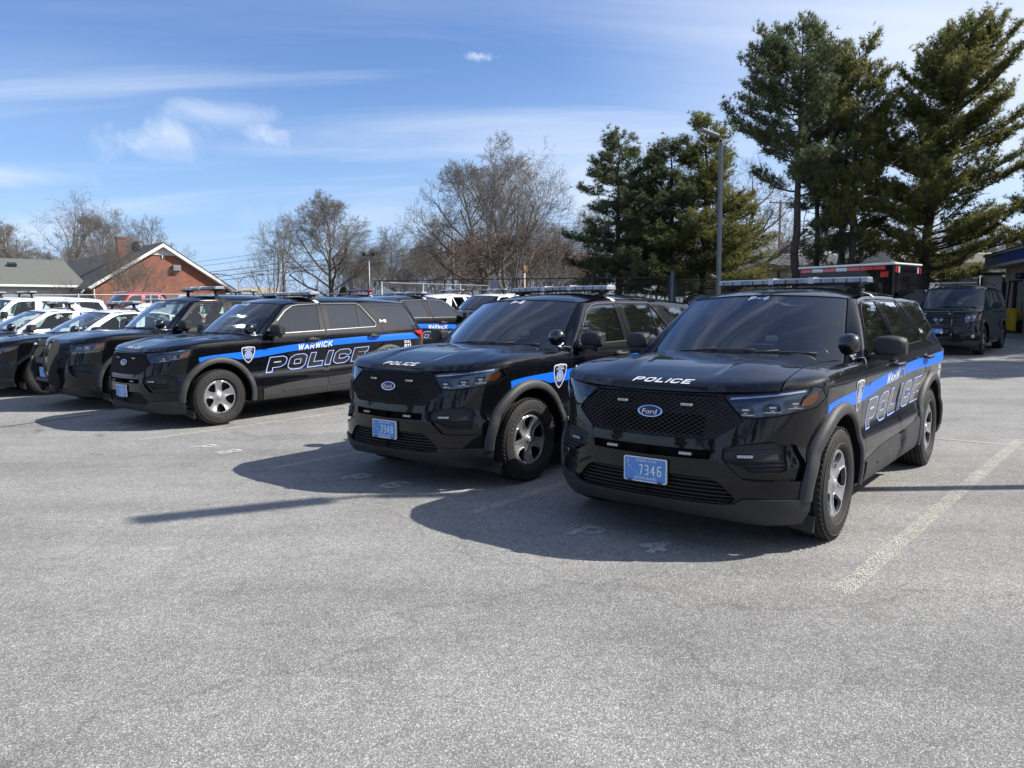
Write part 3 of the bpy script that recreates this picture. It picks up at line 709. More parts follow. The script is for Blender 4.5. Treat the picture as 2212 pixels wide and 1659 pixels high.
        Bq = np.array(Bq); Bz = np.array(Bz)
        B = W(Bq, Bz)
        xs2 = np.concatenate([np.linspace(float(S.e(.775))-.004, .43, 9), xs]); ye = .775+.02*np.clip(-xs2*2, 0, 1)
        A = S.T(xs2, ye)
        TA = S.T(xs2, ye)-S.T(xs2, ye-.02); TA /= np.linalg.norm(TA, axis=1)[:, None]
        TB = W(Bq, Bz-.02)-B; TB /= np.linalg.norm(TB, axis=1)[:, None]
        Ld = np.linalg.norm(B-A, axis=1)[:, None]
        ts = np.linspace(0, 1, 15)[:, None, None]; h = [2*ts**3-3*ts**2+1, ts**3-2*ts**2+ts, -2*ts**3+3*ts**2, ts**3-ts**2]
        G = h[0]*A+h[1]*TA*Ld*1.0+h[2]*B+h[3]*TB*Ld*1.0
        G[..., 1] *= sd; mb.grid(G, flip=(sd > 0))
    mb.build('body', mats, root)
    # A pillars
    ap = [(-.655, 1.10), (-.70, 1.165), (-.98, 1.385), (-1.18, 1.545), (-1.285, 1.618)]
    for sd in (1, -1):
        ts = np.linspace(0, 1, 22); A = S.WS(np.full(22, 1.0*sd), ts)
        bx = np.interp(ts, np.linspace(0, 1, 5), [p[0] for p in ap]); bz = np.interp(ts, np.linspace(0, 1, 5), [p[1] for p in ap])
        B = np.array([W(sd*S.q_of(x=x, z=z), z) for x, z in zip(bx, bz)]).reshape(-1, 3)
        A0 = S.WS(np.full(22, .97*sd), ts); TA = A-A0; TA /= np.linalg.norm(TA, axis=1)[:, None]
        Bn = np.array([W(sd*S.q_of(x=x-.03, z=z), z) for x, z in zip(bx, bz)]).reshape(-1, 3); TB = Bn-B; TB /= np.linalg.norm(TB, axis=1)[:, None]
        Ld = np.linalg.norm(B-A, axis=1)[:, None]*.9; ss = np.linspace(0, 1, 9)[:, None, None]
        G = (2*ss**3-3*ss**2+1)*A+(ss**3-2*ss**2+ss)*TA*Ld+(-2*ss**3+3*ss**2)*B+(ss**3-ss**2)*TB*Ld
        mb = MB(); mb.grid(G, flip=(sd < 0)); mb.build('pillar', up, root)
    # ---------- bonnet
    def hood_reg():
        ys = np.linspace(-.768, .768, 41); front = [(float(S.e(y))-.0, y) for y in ys]
        rear = [(-.375-.22*(abs(y)/.8)**2.2, y) for y in ys[::-1]]
        return region([front+rear], [], .035 if near else .08)
    mb = MB(); put(mb, creg(key+('hood',), hood_reg), S.T, OUT_UP, 0, .02)
    mb.build('hood', paint, root)
    mb = MB(); us = np.linspace(-1, 1, 21)   # cowl under the windscreen
    A = S.T(-.365-.22*np.abs(us)**2.2, us*.79)-np.array([0, 0, .018]); B = S.WS(us*.99, np.full(21, -.01)); mb.grid(np.stack([A, B])); mb.build('cowl', M_plast, root)
    # ---------- roof
    xe = -2.80 if pick else -3.93
    tt = np.linspace(0, 1, 34); uu = np.linspace(-1, 1, 25)
    TT, UU = np.meshgrid(tt, uu, indexing='ij'); X = (-1.06-.17*UU**2)+TT*(xe-(-1.06-.17*UU**2))
    G = S.roof(X, UU)
    # meet the top of the windscreen exactly
    ed = S.WS(uu, np.full(25, 1.0)); wgt = np.exp(-(tt*34/1.6))[:, None, None]; G = G+(ed-G[0])[None]*wgt
    mb = MB(); mb.grid(G, flip=False)
    mb.build('roof', up, root)
    if pick:
        mb = MB(); g = S.roof(np.full(13, -2.8), np.linspace(-1, 1, 13)); b = g.copy(); b[:, 2] = 1.05; b[:, 1] *= 1.3; b[:, 0] -= .12; mb.grid(np.stack([g, b])); mb.build('cab_back', up, root)
        mb = MB(); mb.box((-3.3, 0, .75), (1.2, 1.8, .5)); mb.build('bed', M_dark, root)
    elif kd != 'sedan':
        mb = MB(); us = np.linspace(-.96, .96, 17); a = S.roof(np.full(17, -3.86), us)+np.array([0, 0, .004]); b = a+np.array([-.20, 0, -.035]); c = b+np.array([.0, 0, -.03]); d = a+np.array([0, 0, -.06]); b[:, 0] += .07*np.abs(us)**3; c[:, 0] += .07*np.abs(us)**3
        mb.grid(np.stack([a, b, c, d])); mb.build('spoiler', up, root)
    # ---------- windscreen
    U, Tt = np.meshgrid(np.linspace(-1, 1, 33), np.linspace(0, 1, 17), indexing='ij')
    mb = MB(); mb.grid(S.WS(U*.985, .01+Tt*.985), flip=True); ws = mb.build('windshield', G_ws, root)
    mb = MB(); f1 = lambda a, b: S.WS(a, b)
    fr = region([[(-1, -.01), (1, -.01), (1, 1), (-1, 1)]], [[(-.93, .10), (.93, .10), (.945, .5), (.93, .87), (.86, .92), (.25, .92), (.18, .84), (-.18, .84), (-.25, .92), (-.86, .92), (-.93, .87), (-.945, .5)]], .06)
    put(mb, fr, f1, lambda Q: np.tile([1., 0, 1], (len(Q), 1)), -.006); mb.build('frit_border', M_dark, ws)
    mb = MB(); b0 = S.WS(np.linspace(-1, 1, 25), np.full(25, 1.0)); mb.tube(b0+np.array([.002, 0, .001]), .006, 5); mb.build('seal', M_plast, ws)
    # wipers
    for (u0, u1) in ((-.55, .25), (.15, .78)):
        mb = MB(); p0 = S.WS(u0-.1, -.03); p1 = S.WS((u0+u1)/2, .075)+np.array([.01, 0, .014]); mb.tube([p0, p0*.4+p1*.6+np.array([.02, 0, .012]), p1], .008, 5)
        us = np.linspace(u0, u1, 9); bl = S.WS(us, np.linspace(.045, .075, 9))+np.array([.008, 0, .010]); mb.tube(bl, .007, 5); mb.build('wiper', M_plast, root)
    # ---------- doors with their windows
    wf = Xz((-.845, 1.208), (-1.05, 1.385), (-1.23, 1.520), (-1.36, 1.583), (-1.48, 1.597), (-1.815, 1.605), (-1.715, 1.222))
    wr = Xz((-1.905, 1.225), (-1.985, 1.606), (-2.565, 1.600), (-2.485, 1.238)); wv = Xz((-2.525, 1.238), (-2.602, 1.572), (-2.635, 1.560), (-2.82, 1.275), (-2.80, 1.242))
    df = Xz((-.660, .27), (-.646, .45), (-.624, .9), (-.606, 1.115), (-.66, 1.13), (-.70, 1.165), (-.98, 1.385), (-1.18, 1.545), (-1.285, 1.615), (-1.5, 1.638), (-1.875, 1.650), (-1.815, 1.22), (-1.79, .9), (-1.775, .56), (-1.745, .27))
    dr = Xz((-1.752, .27), (-1.782, .56), (-1.797, .9), (-1.822, 1.22), (-1.882, 1.650), (-2.2, 1.650), (-2.6, 1.643), (-2.61, 1.632), (-2.742, 1.50), (-2.938, 1.235), (-2.928, .97), (-2.60, .76), (-2.47, .50), (-2.47, .27))
    gl = sp.get('glass', G_tint)
    for sd in (1, -1):
        tf = lambda a, b, sd=sd: (a*sd, b)
        O = lambda Q, sd=sd: np.stack([0*Q[:, 0], 0*Q[:, 0]+sd, 0*Q[:, 0]], -1)
        for nm, pl, ws_ in (('F', df, [wf]), ('R', dr, [wr, wv])):
            mb = MB(); put(mb, creg(key+('door', nm), lambda: region([pl], ws_+([a2] if nm == 'R' else []), st)), W, O, 0, .02, tf=tf)
            D = mb.build('door', doorp, root)
            for i, w_ in enumerate(ws_):
                mb = MB(); put(mb, creg(key+('win', nm, i), lambda: region([w_], [], .08)), W, O, -.006, 0, tf=tf); mb.build('window', G_mid if (nm == 'F' and kd == 'new') else gl, D)
            if near and nm == 'F':
                pass
            hx = -1.42 if nm == 'F' else -2.60; hz = 1.090
            mb = MB()
            c = W(sd*q(hx-.13, hz), hz)
            pts = [W(sd*q(hx+dx, hz), hz)+np.array([0, sd*o, 0]) for dx, o in ((-.0, .012), (-.03, .040), (-.10, .050), (-.20, .048), (-.235, .012))]
            mb.tube(pts, [.012, .016, .017, .016, .012], 8); mb.ball(W(sd*q(hx-.12, hz), hz)+np.array([0, sd*.001, 0]), (.075, .008, .03), 12)
            mb.build('handle', M_plast, D)
            # window surround
            mb = MB()
            if nm == 'F': ribbon(S, Xz((-.80, 1.199), (-1.715, 1.213), (-1.80, 1.215)), .008, .001, .004, mb, sd); ribbon(S, Xz((-1.02, 1.383), (-1.21, 1.528), (-1.36, 1.596), (-1.48, 1.611), (-1.85, 1.620)), .008, .001, .005, mb, sd)
            else: ribbon(S, Xz((-1.835, 1.217), (-2.50, 1.228), (-2.80, 1.232), (-2.835, 1.262)), .008, .001, .004, mb, sd); ribbon(S, Xz((-1.885, 1.622), (-2.575, 1.617), (-2.635, 1.590), (-2.845, 1.285)), .007, .001, .005, mb, sd)
            if kd == 'new': mb.build('window_trim', M_trim, D)
            # lower cladding
            if kd in ('new', 'old'):
                cl = Xz((-.662, .272), (-.655, .425), (-.75, .440), (-1.06, .478), (-1.40, .492), (-1.772, .496), (-1.748, .272)) if nm == 'F' else Xz((-1.755, .272), (-1.779, .498), (-2.05, .505), (-2.30, .520), (-2.42, .56), (-2.485, .52), (-2.49, .45), (-2.475, .272))
                mb = MB(); put(mb, creg(key+('clad', nm), lambda: region([cl], [], .06)), W, O, .012, .014, tf=tf)
                g = Xz((-.95, .385), (-1.10, .410), (-1.40, .425), (-1.73, .430), (-1.72, .37), (-1.0, .362)) if nm == 'F' else Xz((-1.80, .372), (-1.80, .432), (-2.1, .440), (-2.30, .440), (-2.35, .41), (-2.28, .375))
                put(mb, creg(key+('cladg', nm), lambda: region([g], [], .06)), W, O, .018, .008, tf=tf)
                mb.build('cladding', M_clad, D)
        # rear quarter glass, tail lamp
        if not pick and kd != 'sedan': mb = MB(); put(mb, creg(key+('qg',), lambda: region([QG], [], .08)), W, O, -.004, 0, tf=tf); mb.build('quarter_window', gl, root)
        O2 = lambda Q, sd=sd: np.stack([np.where(Q[:, 0] < -3.7, -1., 0), 0*Q[:, 0]+sd, 0*Q[:, 0]], -1)
        mb = MB(); put(mb, creg(key+('tl',), lambda: region([TL_], [], .04)), W, O2, .008, .03, tf=tf); mb.build('taillight', M_redl, root)
    if not pick:
        mb = MB()
        for sd in (1, -1): put(mb, region([RG], [], .1), W, lambda Q: np.tile([-1., 0, 0], (len(Q), 1)), -.004, 0, tf=lambda a, b, sd=sd: (a*sd, b))
        mb.build('rear_window', gl, root)
    # rear bumper skirt
    mb = MB()
    sk = Xz((-3.50, .27), (-3.53, .44), (-3.9, .52))+[(S.q2, .52), (S.q2, .30)]
    for sd in (1, -1): put(mb, creg(key+('sk',), lambda: region([sk], [], .09)), W, lambda Q, sd=sd: np.stack([np.where(Q[:, 0] < -3.7, -1., 0), 0*Q[:, 0]+sd, 0*Q[:, 0]], -1), .014, .02, tf=lambda a, b, sd=sd: (a*sd, b))
    mb.build('rear_bumper', M_clad, root)
    # ---------- front lower lip
    lp = [(0, .265)]+Yz((.45, .25), (.70, .215), (.86, .205))+Xz((.44, .205), (.465, .30), (.478, .372))+Yz((.62, .384), (.57, .350), (.5, .340))+[(0, .338)]
    mb = MB()
    for sd in (1, -1):
        put(mb, creg(key+('lp',), lambda: region([lp], [], .05)), W, lambda Q, sd=sd: np.stack([0*Q[:, 0]+1, 0*Q[:, 0]+sd, 0*Q[:, 0]], -1), .016, .05, tf=lambda a, b, sd=sd: (a*sd, b))
        mb.box((.36, sd*.80, .19), (.03, .24, .11), rx=sd*-.1)
    mb.build('bumper_lip', M_plast if kd != 'box' else M_clad, root)
    # ---------- grille
    gx = Yz((.32, .9))[0][0]
    mb = MB(); Of = lambda Q: np.tile([1., 0, 0], (len(Q), 1))
    openr = [( -gx*1.18, .755), (gx*1.18, .755), (gx*1.18, .885), (-gx*1.18, .885)] if kd == 'new' else [(-.01, .7), (.01, .7), (.01, .71), (-.01, .71)]
    put(mb, region([GR], [openr], .06), W, Of, -.016, .03); Gr = mb.build('grille', M_plast, root)
    mb = MB(); put(mb, region([openr], [], .1), W, Of, -.10); mb.build('radiator', M_dark, Gr)
    mb = MB(); GA = np.array(GR)
    if kd == 'new':
        # diamond mesh bars clipped to the opening
        slope = .60; pitch = .0275
        z_lo, z_hi = GA[:, 1].min(), GA[:, 1].max(); qm = GA[:, 0].max()
        for fam in (1, -1):
            c0 = z_lo-slope*qm; 
            for k in range(int((z_hi-z_lo+2*slope*qm)/pitch)+1):
                qs = np.arange(-qm, qm, .022); zs = c0+k*pitch+fam*slope*qs+ (0 if fam == 1 else 0)
                P2 = np.stack([qs, zs], -1); ok = inside(GR, P2)
                i = 0
                while i < len(qs):
                    if not ok[i]: i += 1; continue
                    j = i
                    while j+1 < len(qs) and ok[j+1]: j += 1
                    if j > i:
                        qq, zz = qs[i:j+1], zs[i:j+1]; Q = W(qq, zz); N = fnormal(W, qq, zz); N *= np.where(N[:, 0] < 0, -1, 1)[:, None]
                        hv = np.array([0, 0, .0023]); mb.grid(np.stack([Q-hv*1.5-N*.016, Q-hv-N*.002, Q+hv-N*.002, Q+hv*1.5-N*.016]), smooth=False)
                    i = j+1
        mb.build('mesh', M_plast, Gr)
    else:
        nb = 5 if kd != 'box' else 3; z_lo, z_hi = GA[:, 1].min(), GA[:, 1].max()
        for k in range(nb):
            z = z_lo+(z_hi-z_lo)*(k+.5)/nb; qm = max(p[0] for p in GR)*.97; qs = np.linspace(-qm, qm, 25); hh = .018 if kd != 'box' else .03
            qs = qs[inside(GR, np.stack([qs, 0*qs+z], -1))]
            Q0 = W(qs, 0*qs+z-hh); Q1 = W(qs, 0*qs+z+hh); mb.grid(np.stack([Q0-[.02, 0, 0], Q0+[.004, 0, 0], Q1+[.004, 0, 0], Q1-[.02, 0, 0]]), smooth=False)
        mb.build('bars', M_plast, Gr)
    # badge
    if kd in ('new', 'box', 'old'):
        cz = .883 if kd == 'new' else .90; ex, ez = (.083, .034) if kd != 'box' else (.10, .045)
        el = lambda k: [(ex*k*math.cos(t), cz+ez*k*math.sin(t)) for t in np.linspace(0, 2*math.pi, 41)[:-1]]
        elq = lambda k: [(float(np.interp(abs(a)/float(S.P(cz)), S.rf, S.sf))*(1 if a >= 0 else -1), b) for a, b in el(k)]
        mb = MB(); put(mb, region([elq(1.08)], [], .05), W, Of, .012, .03); bd = mb.build('badge', M_chrome, Gr)
        mb = MB(); put(mb, region([elq(.92)], [], .05), W, Of, .0145, .002); mb.build('badge_field', M_navy if kd != 'box' else M_blkv, bd)
        P, T = btext('Ford', .046 if kd != 'box' else .05, .006); mb = MB()
        ctr = W(0, cz)+np.array([.017, 0, 0]); V = [(ctr[0]+.002, p[0]*1.25+p[1]*.25, ctr[2]+p[1]) for p in P]; mb.add(V, T); mb.build('badge_script', M_chrome, bd)
    # small strobe lamps
    def lamp_at(y, z, w=.084, h=.024, m=M_lens, off=.004, parent=None, name='marker_lamp'):
        qa = S.q_of(y=abs(y), z=z)*(1 if y > 0 else -1); Q = W(qa, z); N = fnormal(W, np.array([qa]), np.array([z]))[0]; N *= 1 if N[0] > 0 else -1
        yaw = math.atan2(N[1], N[0]); mb = MB(); c = Q+N*(off)
        mb.box(c, (.03, w, h), rz=yaw, mi=0, bev=.008); mb.box(c+N*.0155, (.004, w*.86, h*.62), rz=yaw, mi=1)
        for k in range(6): mb.box(c+N*.018+np.array([-math.sin(yaw), math.cos(yaw), 0])*(k-2.5)*w*.13, (.003, w*.012, h*.6), rz=yaw, mi=0)
        return mb.build(name, [M_plast, m], parent or root)
    if kd == 'new':
        for y in (-.215, .245): lamp_at(y, .937, parent=Gr)
        for y in (-.262, .268): lamp_at(y, .640, .092, .026, off=-.005)
        for y in (-.618, .618): lamp_at(y, .644, .105, .026, off=-.012)
    # recesses: fog panel, slot, intake
    def recess(name, poly, depth, m, sides=(1, -1), louv=0, zr=None):
        mb = MB()
        for sd in sides:
            put(mb, region([poly], [], .05), W, lambda Q, sd=sd: np.tile([1., sd*.5, 0], (len(Q), 1)), -depth, 0, tf=lambda a, b, sd=sd: (a*sd, b))
            L = np.array(resample(poly, .04)); L = np.vstack([L, L[:1]]); Q0 = W(L[:, 0]*sd, L[:, 1]); N = fnormal(W, L[:, 0]*sd, L[:, 1]); N *= np.where(N[:, 0] < 0, -1, 1)[:, None]
            mb.grid(np.stack([Q0-N*.002, Q0-N*depth]))
            if louv:
                A = np.array(poly); z0, z1 = zr or (A[:, 1].min(), A[:, 1].max())
                for k in range(louv):
                    z = z0+(z1-z0)*(k+.5)/louv; qs = np.linspace(A[:, 0].min(), A[:, 0].max(), 24); ok = inside(poly, np.stack([qs, 0*qs+z], -1)); qq = qs[ok]
                    if len(qq) < 2: continue
                    Q = W(qq*sd, 0*qq+z); N = fnormal(W, qq*sd, 0*qq+z); N *= np.where(N[:, 0] < 0, -1, 1)[:, None]
                    v = np.array([0, 0, .008]); mb.grid(np.stack([Q-N*depth+v, Q-N*(depth*.35)+v*.3, Q-N*(depth*.35)-v*.3, Q-N*depth-v]), smooth=False)
        return mb.build(name, m, root)
    if kd == 'new':
        for sd_ in (1, -1): recess('fog_lamp_surround', FOGH, .028, paint, (sd_,))
    for sd_ in (1, -1): recess('fog_lamp_recess', FOG, .026 if kd == 'new' else .045, M_plast, (sd_,), louv=3 if kd == 'new' else 1, zr=(.555, .63) if kd == 'new' else None)
    if kd == 'new':
        for sd in (1, -1):
            mb = MB(); band = Yz((.50, .668), (.78, .690), (.80, .672), (.79, .630), (.51, .615)); put(mb, region([band], [], .05), W, lambda Q, sd=sd: np.tile([1., sd*.5, 0], (len(Q), 1)), -.018, .02, tf=lambda a, b, sd=sd: (a*sd, b))
            mb.build('fog_lamp_panel', M_plast, root)
        recess('bumper_slot', SLOT, .05, M_dark)
    recess('lower_intake', INT, .05, M_plast, louv=6)
    if kd == 'box':
        for sd in (1, -1): mb = MB(); c = W(sd*S.q_of(y=.775, z=.485), .485); mb.lathe([(0, .03), (.05, .028), (.055, 0)], 20, 'x', c-np.array([.03, 0, 0])); mb.build('fog_lamp', M_lens, root)
    # ---------- headlamps
    for sd in (1, -1):
        O = lambda Q, sd=sd: np.tile([.8, sd*.7, 0], (len(Q), 1)); tf = lambda a, b, sd=sd: (a*sd, b)
        mb = MB(); put(mb, creg(key+('hlb',), lambda: region([HL], [], .04)), W, O, -.055, 0, tf=tf)
        L = np.array(resample(HL, .03)); L = np.vstack([L, L[:1]]); Q0 = W(L[:, 0]*sd, L[:, 1]); N = fnormal(W, L[:, 0]*sd, L[:, 1]); N *= np.where((N*np.array([.8, sd*.7, 0])).sum(1) < 0, -1, 1)[:, None]
        mb.grid(np.stack([Q0-N*.001, Q0-N*.055])); Hd = mb.build('headlight', M_hous, root)
        mb = MB(); ribbon(S, HL, .010, -.002, .003, mb, sd, closed=True); mb.build('lamp_seal', M_dark, Hd)
        mb = MB(); put(mb, creg(key+('hlc',), lambda: region([HL], [], .03)), W, O, -.001, 0, tf=tf); mb.build('lens_cover', G_lamp, Hd)
        mb = MB()
        if kd == 'new': ys = ((.60, .93), (.74, .945), (.845, .965)); am = Yz((.875, .945), (.915, .95), (.938, .99), (.932, 1.03), (.885, .985))
        elif kd == 'sedan': ys = ((.66, .915), (.76, .925)); am = Yz((.84, .925), (.89, .94), (.93, .99), (.86, .97))
        else: ys = ((.68, .955), (.79, .965)); am = Yz((.86, .93), (.925, .95), (.94, 1.01), (.88, 1.005))
        for (y, z) in ys:
            mb = MB(); c = W(sd*S.q_of(y=y, z=z), z); nn = fnormal(W, np.array([sd*S.q_of(y=y, z=z)]), np.array([z]))[0]; nn *= 1 if nn[0] > 0 else -1
            yaw = math.atan2(nn[1], nn[0]); cc = c-nn*.035
            mb.box(cc, (.03, .095, .050), rz=yaw, mi=0, bev=.01); mb.box(cc+nn*.018, (.006, .045, .014), rz=yaw, mi=1, bev=.002); mb.box(cc+nn*.018+np.array([0, 0, -.02]), (.006, .03, .008), rz=yaw, mi=1, bev=.002)
            mb.box(cc+nn*.010+np.array([0, 0, -.028]), (.03, .10, .005), rz=yaw, mi=1)
            mb.build('reflector', [M_rimd if kd == 'new' else M_lens, M_chrome], Hd)
        mb = MB(); put(mb, region([am], [], .03), W, O, -.022, .02, tf=tf); mb.build('turn_signal', M_amber, Hd)
        if kd == 'new': mb = MB(); ribbon(S, Yz((.50, .998), (.70, 1.020), (.85, 1.038), (.91, 1.046)), .012, -.028, .01, mb, sd); mb.build('light_strip', M_chrome, Hd)
        if kd != 'new':
            mb = MB(); A = [(a, b) for a, b in HL]; lo = sorted(A, key=lambda p: p[0])[1:-1]; P_ = A[1:6] if kd != 'box' else A[0:3]
            ribbon(S, P_, .014, -.004, .004, mb, sd); mb.build('light_strip', M_chrome, Hd)
    # ---------- arches and wheels
    if kd in ('new', 'old') or True:
        M_a = M_clad if kd in ('new', 'old') else paint; Ro = .552 if kd == 'new' else .535 if kd == 'old' else .520
        for cx in (0, xr):
            for sd in (1, -1):
                th = np.linspace(-.04 if cx == 0 else -.17, math.pi+.17 if cx == 0 else math.pi+.05, 44)
                rows = []
                for rr, oo in ((Ro, .001), (Ro-.004, .014), (Ro-.03, .026), (Ro-.06, .029), (.474, .024), (.468, .010), (.467, -.06)):
                    if kd not in ('new', 'old'): oo = min(oo, .012)
                    xx = cx+rr*np.cos(th); zz = .378+rr*np.sin(th); qq = np.array([S.q_of(x=a, z=b) for a, b in zip(xx, zz)])*sd
                    Q = W(qq, zz); N = fnormal(W, qq, zz); N *= np.where((N*OUT_SIDE(Q)).sum(1) < 0, -1, 1)[:, None]
                    if oo > .005: Q = Q*np.stack([1+0*zz, np.maximum(1, .966/(S.P(zz)+S.bul*.012)), 1+0*zz], -1)
                    if oo < -.01: rows.append(Q*[1, .0, 1]+np.array([0, sd*.55, 0])[None])
                    else: rows.append(Q+N*oo)
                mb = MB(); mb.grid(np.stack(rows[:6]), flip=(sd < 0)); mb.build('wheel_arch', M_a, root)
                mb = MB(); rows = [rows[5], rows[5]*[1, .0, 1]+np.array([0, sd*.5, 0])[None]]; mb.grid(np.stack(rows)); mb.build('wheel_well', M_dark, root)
    wr_ = sp.get('wheel', 1.0)
    for cx in (0, xr):
        for sd in (1, -1): 
            wx = S.warp(np.array([[cx, 0, .3]]))[0][0] if S.warp else cx
            add_wheel(root, wx, sd, z=.381*wr_, r=wr_, steer=sp.get('steer', 0) if cx == 0 else 0)
    # ---------- under-body and dark inner shell
    mb = MB()
    pl = [(.70, 0), (.66, .50), (.50, .55), (.50, .60), (-.50, .60), (-.52, .86), (-2.50, .86), (-2.52, .60), (-3.52, .60), (-3.54, .84), (-3.9, .78), (-4.0, 0)]
    pl = pl+[(x, -y) for x, y in pl[::-1][1:-1]]
    n = len(pl); zt = .93 if kd != 'sedan' else .90
    V = [(x, y, .26) for x, y in pl]+[(x, y, zt) for x, y in pl]
    V = S.warp(np.array(V)) if S.warp else np.array(V)
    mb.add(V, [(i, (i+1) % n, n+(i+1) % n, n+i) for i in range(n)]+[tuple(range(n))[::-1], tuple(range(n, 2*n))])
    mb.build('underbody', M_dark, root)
    # ---------- cabin
    wv_ = (lambda p: S.warp(np.array([p], float))[0]) if S.warp else (lambda p: np.array(p, float))
    mb = MB(); ys = np.linspace(-.78, .78, 13); prof = [(-.50, 1.08), (-.60, 1.10), (-.80, 1.13), (-.95, 1.12), (-1.02, 1.05), (-1.0, .93)]
    G = np.array([[wv_((x-.12*(abs(y)/.8)**2, y, z)) for y in ys] for x, z in prof]); mb.grid(G); Dh = mb.build('dashboard', M_dash, root)
    if near:
        mb = MB(); c = wv_((-1.12, .37, 1.10)); pts = [(c[0]-.10*math.sin(t)*.35, c[1]+.18*math.cos(t), c[2]+.17*math.sin(t)) for t in np.linspace(0, 2*math.pi, 25)]; mb.tube(pts, .014, 6, cap=False); mb.ball(c+[.02, 0, 0], (.03, .07, .05), 10); mb.build('steering_wheel', M_blkv, root)
        mb = MB(); mb.box(wv_((-1.04, 0.02, 1.18)), (.05, .26, .17), ry=.3, bev=.01); mb.box(wv_((-1.01, .02, 1.05)), (.04, .05, .2)); mb.build('laptop_mount', M_blkv, root)
        mb = MB(); mb.box(wv_((-.93, -.10, 1.17)), (.01, .05, .07)); mb.build('paper_note', M_wht, root)
        mb = MB(); mb.box(wv_((-1.0, .12, 1.30)), (.03, .10, .05), bev=.01); mb.build('radio_unit', M_galv2, root)
        mb = MB(); c = S.WS(0, .86)-np.array([.09, 0, .03]); mb.box(c, (.03, .22, .065), ry=-.2, bev=.015); mb.build('rearview_mirror', M_blkv, root)
    for sd in (1, -1):
        mb = MB(); c = wv_((-1.78, sd*.38, 1.17)); mb.box(c, (.14, .50, .56), ry=-.16, bev=.06); mb.box(c+[-.08, 0, .36], (.09, .27, .17), ry=-.1, bev=.04); mb.box(wv_((-1.55, sd*.38, .93)), (.5, .5, .12), bev=.04); mb.build('seat', M_seat, root)
    mb = MB(); mb.box(wv_((-2.75, 0, 1.10)), (.16, 1.3, .50), ry=-.2, bev=.06); mb.build('rear_bench', M_seat, root)
    if sp.get('cage', True) and near:
        mb = MB()
        for y in np.linspace(-.62, .62, 9): mb.tube([wv_((-2.02, y, .95)), wv_((-2.04, y*.86, 1.57))], .006, 4)
        for z in (.97, 1.25, 1.56): mb.tube([wv_((-2.03, -.66, z)), wv_((-2.03, .66, z))], .012, 5)
        mb.build('partition', M_plast, root)
    return S

def text_on(root, S, polys, a0, z0, side, name, m, off, rim=0.0, slope=0.0, tot=0.0, ax=1.0):
    mb = MB()
    for L in polys:
        PT = region(L, [], .07, gridpts=False)
        if side > 0: tf = lambda u, v: (a0+u*ax, z0+v+slope*u)
        else: tf = lambda u, v: (-(a0-u*ax), z0+v+slope*(tot-u))
        put(mb, PT, S.W, lambda Q: np.stack([0*Q[:, 0], 0*Q[:, 0]+side, 0*Q[:, 0]], -1), off, rim, tf=tf)
    return mb.build(name, m, root)

def light_bar(root, S, x=-1.80, z=1.79, half=.665, style='slim', feet=True):
    c = S.warp(np.array([[x, 0, z-.06]]))[0]+[0, 0, .06] if S.warp else np.array([x, 0, z]); x, z = c[0], c[2]
    mb = MB()
    yy = np.linspace(-half, half, 25); 
    def prof(y):
        k = abs(y)/half; xf = x+.15-.09*k**3; xb = x-.15+.03*k**3; return xf, xb
    for part, (z0, z1, ins, mi) in (('dome', (z-.022, z+.012, 0, 0)), ('top', (z+.012, z+.022, .018, 1))):
        G = []
        for y in yy:
            xf, xb = prof(y); G.append([(xb+ins, y, z0), (xb+ins, y, z1), (xf-ins, y, z1), (xf-ins, y, z0), (xb+ins, y, z0)])
        G = np.array(G); mb.grid(G, smooth=False, mi=mi)
        for e in (0, -1): mb.add(G[e][:4], [(0, 1, 2, 3)], mi=mi)
    for y in np.linspace(-half*.92, half*.92, 13):
        xf, xb = prof(y); mb.box(((xf+xb)/2, y, z-.006), (xf-xb+.004, .008, .034), mi=2)
    for y in (-.13*half/.66, .22*half/.66): xf, xb = prof(y); mb.box(((xf+xb)/2, y, z), (xf-xb+.006, .05, .056), mi=1)
    xf, xb = prof(0); mb.box((x, 0, z-.030), (.26, half*1.9, .012), mi=3)
    LB = mb.build('light_bar', [M_barl, M_bart, M_rimd, M_plast], root)
    for sd in (1, -1):
        mb = MB(); b = S.roof(np.array([-1.8]), np.array([sd*.80]))[0]
        mb.tube([(x, sd*half*.80, z-.035), (x, sd*(half*.80+.05), b[2]+.012)], .03, 5); mb.box((x, sd*half*.82, z-.045), (.16, .12, .03)); mb.box((x, sd*(half*.84), b[2]+.008), (.10, .12, .03)); mb.build('bracket', M_plast, LB)
        rr = S.roof(np.array([-1.83, -1.83, -1.83, -1.83]), np.array([.80, .90, .97, 1.0])*sd)
        q = np.array([S.W(sd*S.q_of(x=-1.84, z=zz), zz) for zz in (1.635, 1.60)]).reshape(-1, 3)
        L = np.vstack([rr, q[:1]]); A = L+np.array([.035, sd*.004, .004]); Bb = L+np.array([-.035, sd*.004, .004])
        mb = MB(); mb.grid(np.stack([A, Bb])); mb.build('strap', M_wht if style == 'slim' else M_plast, LB)
    return LB

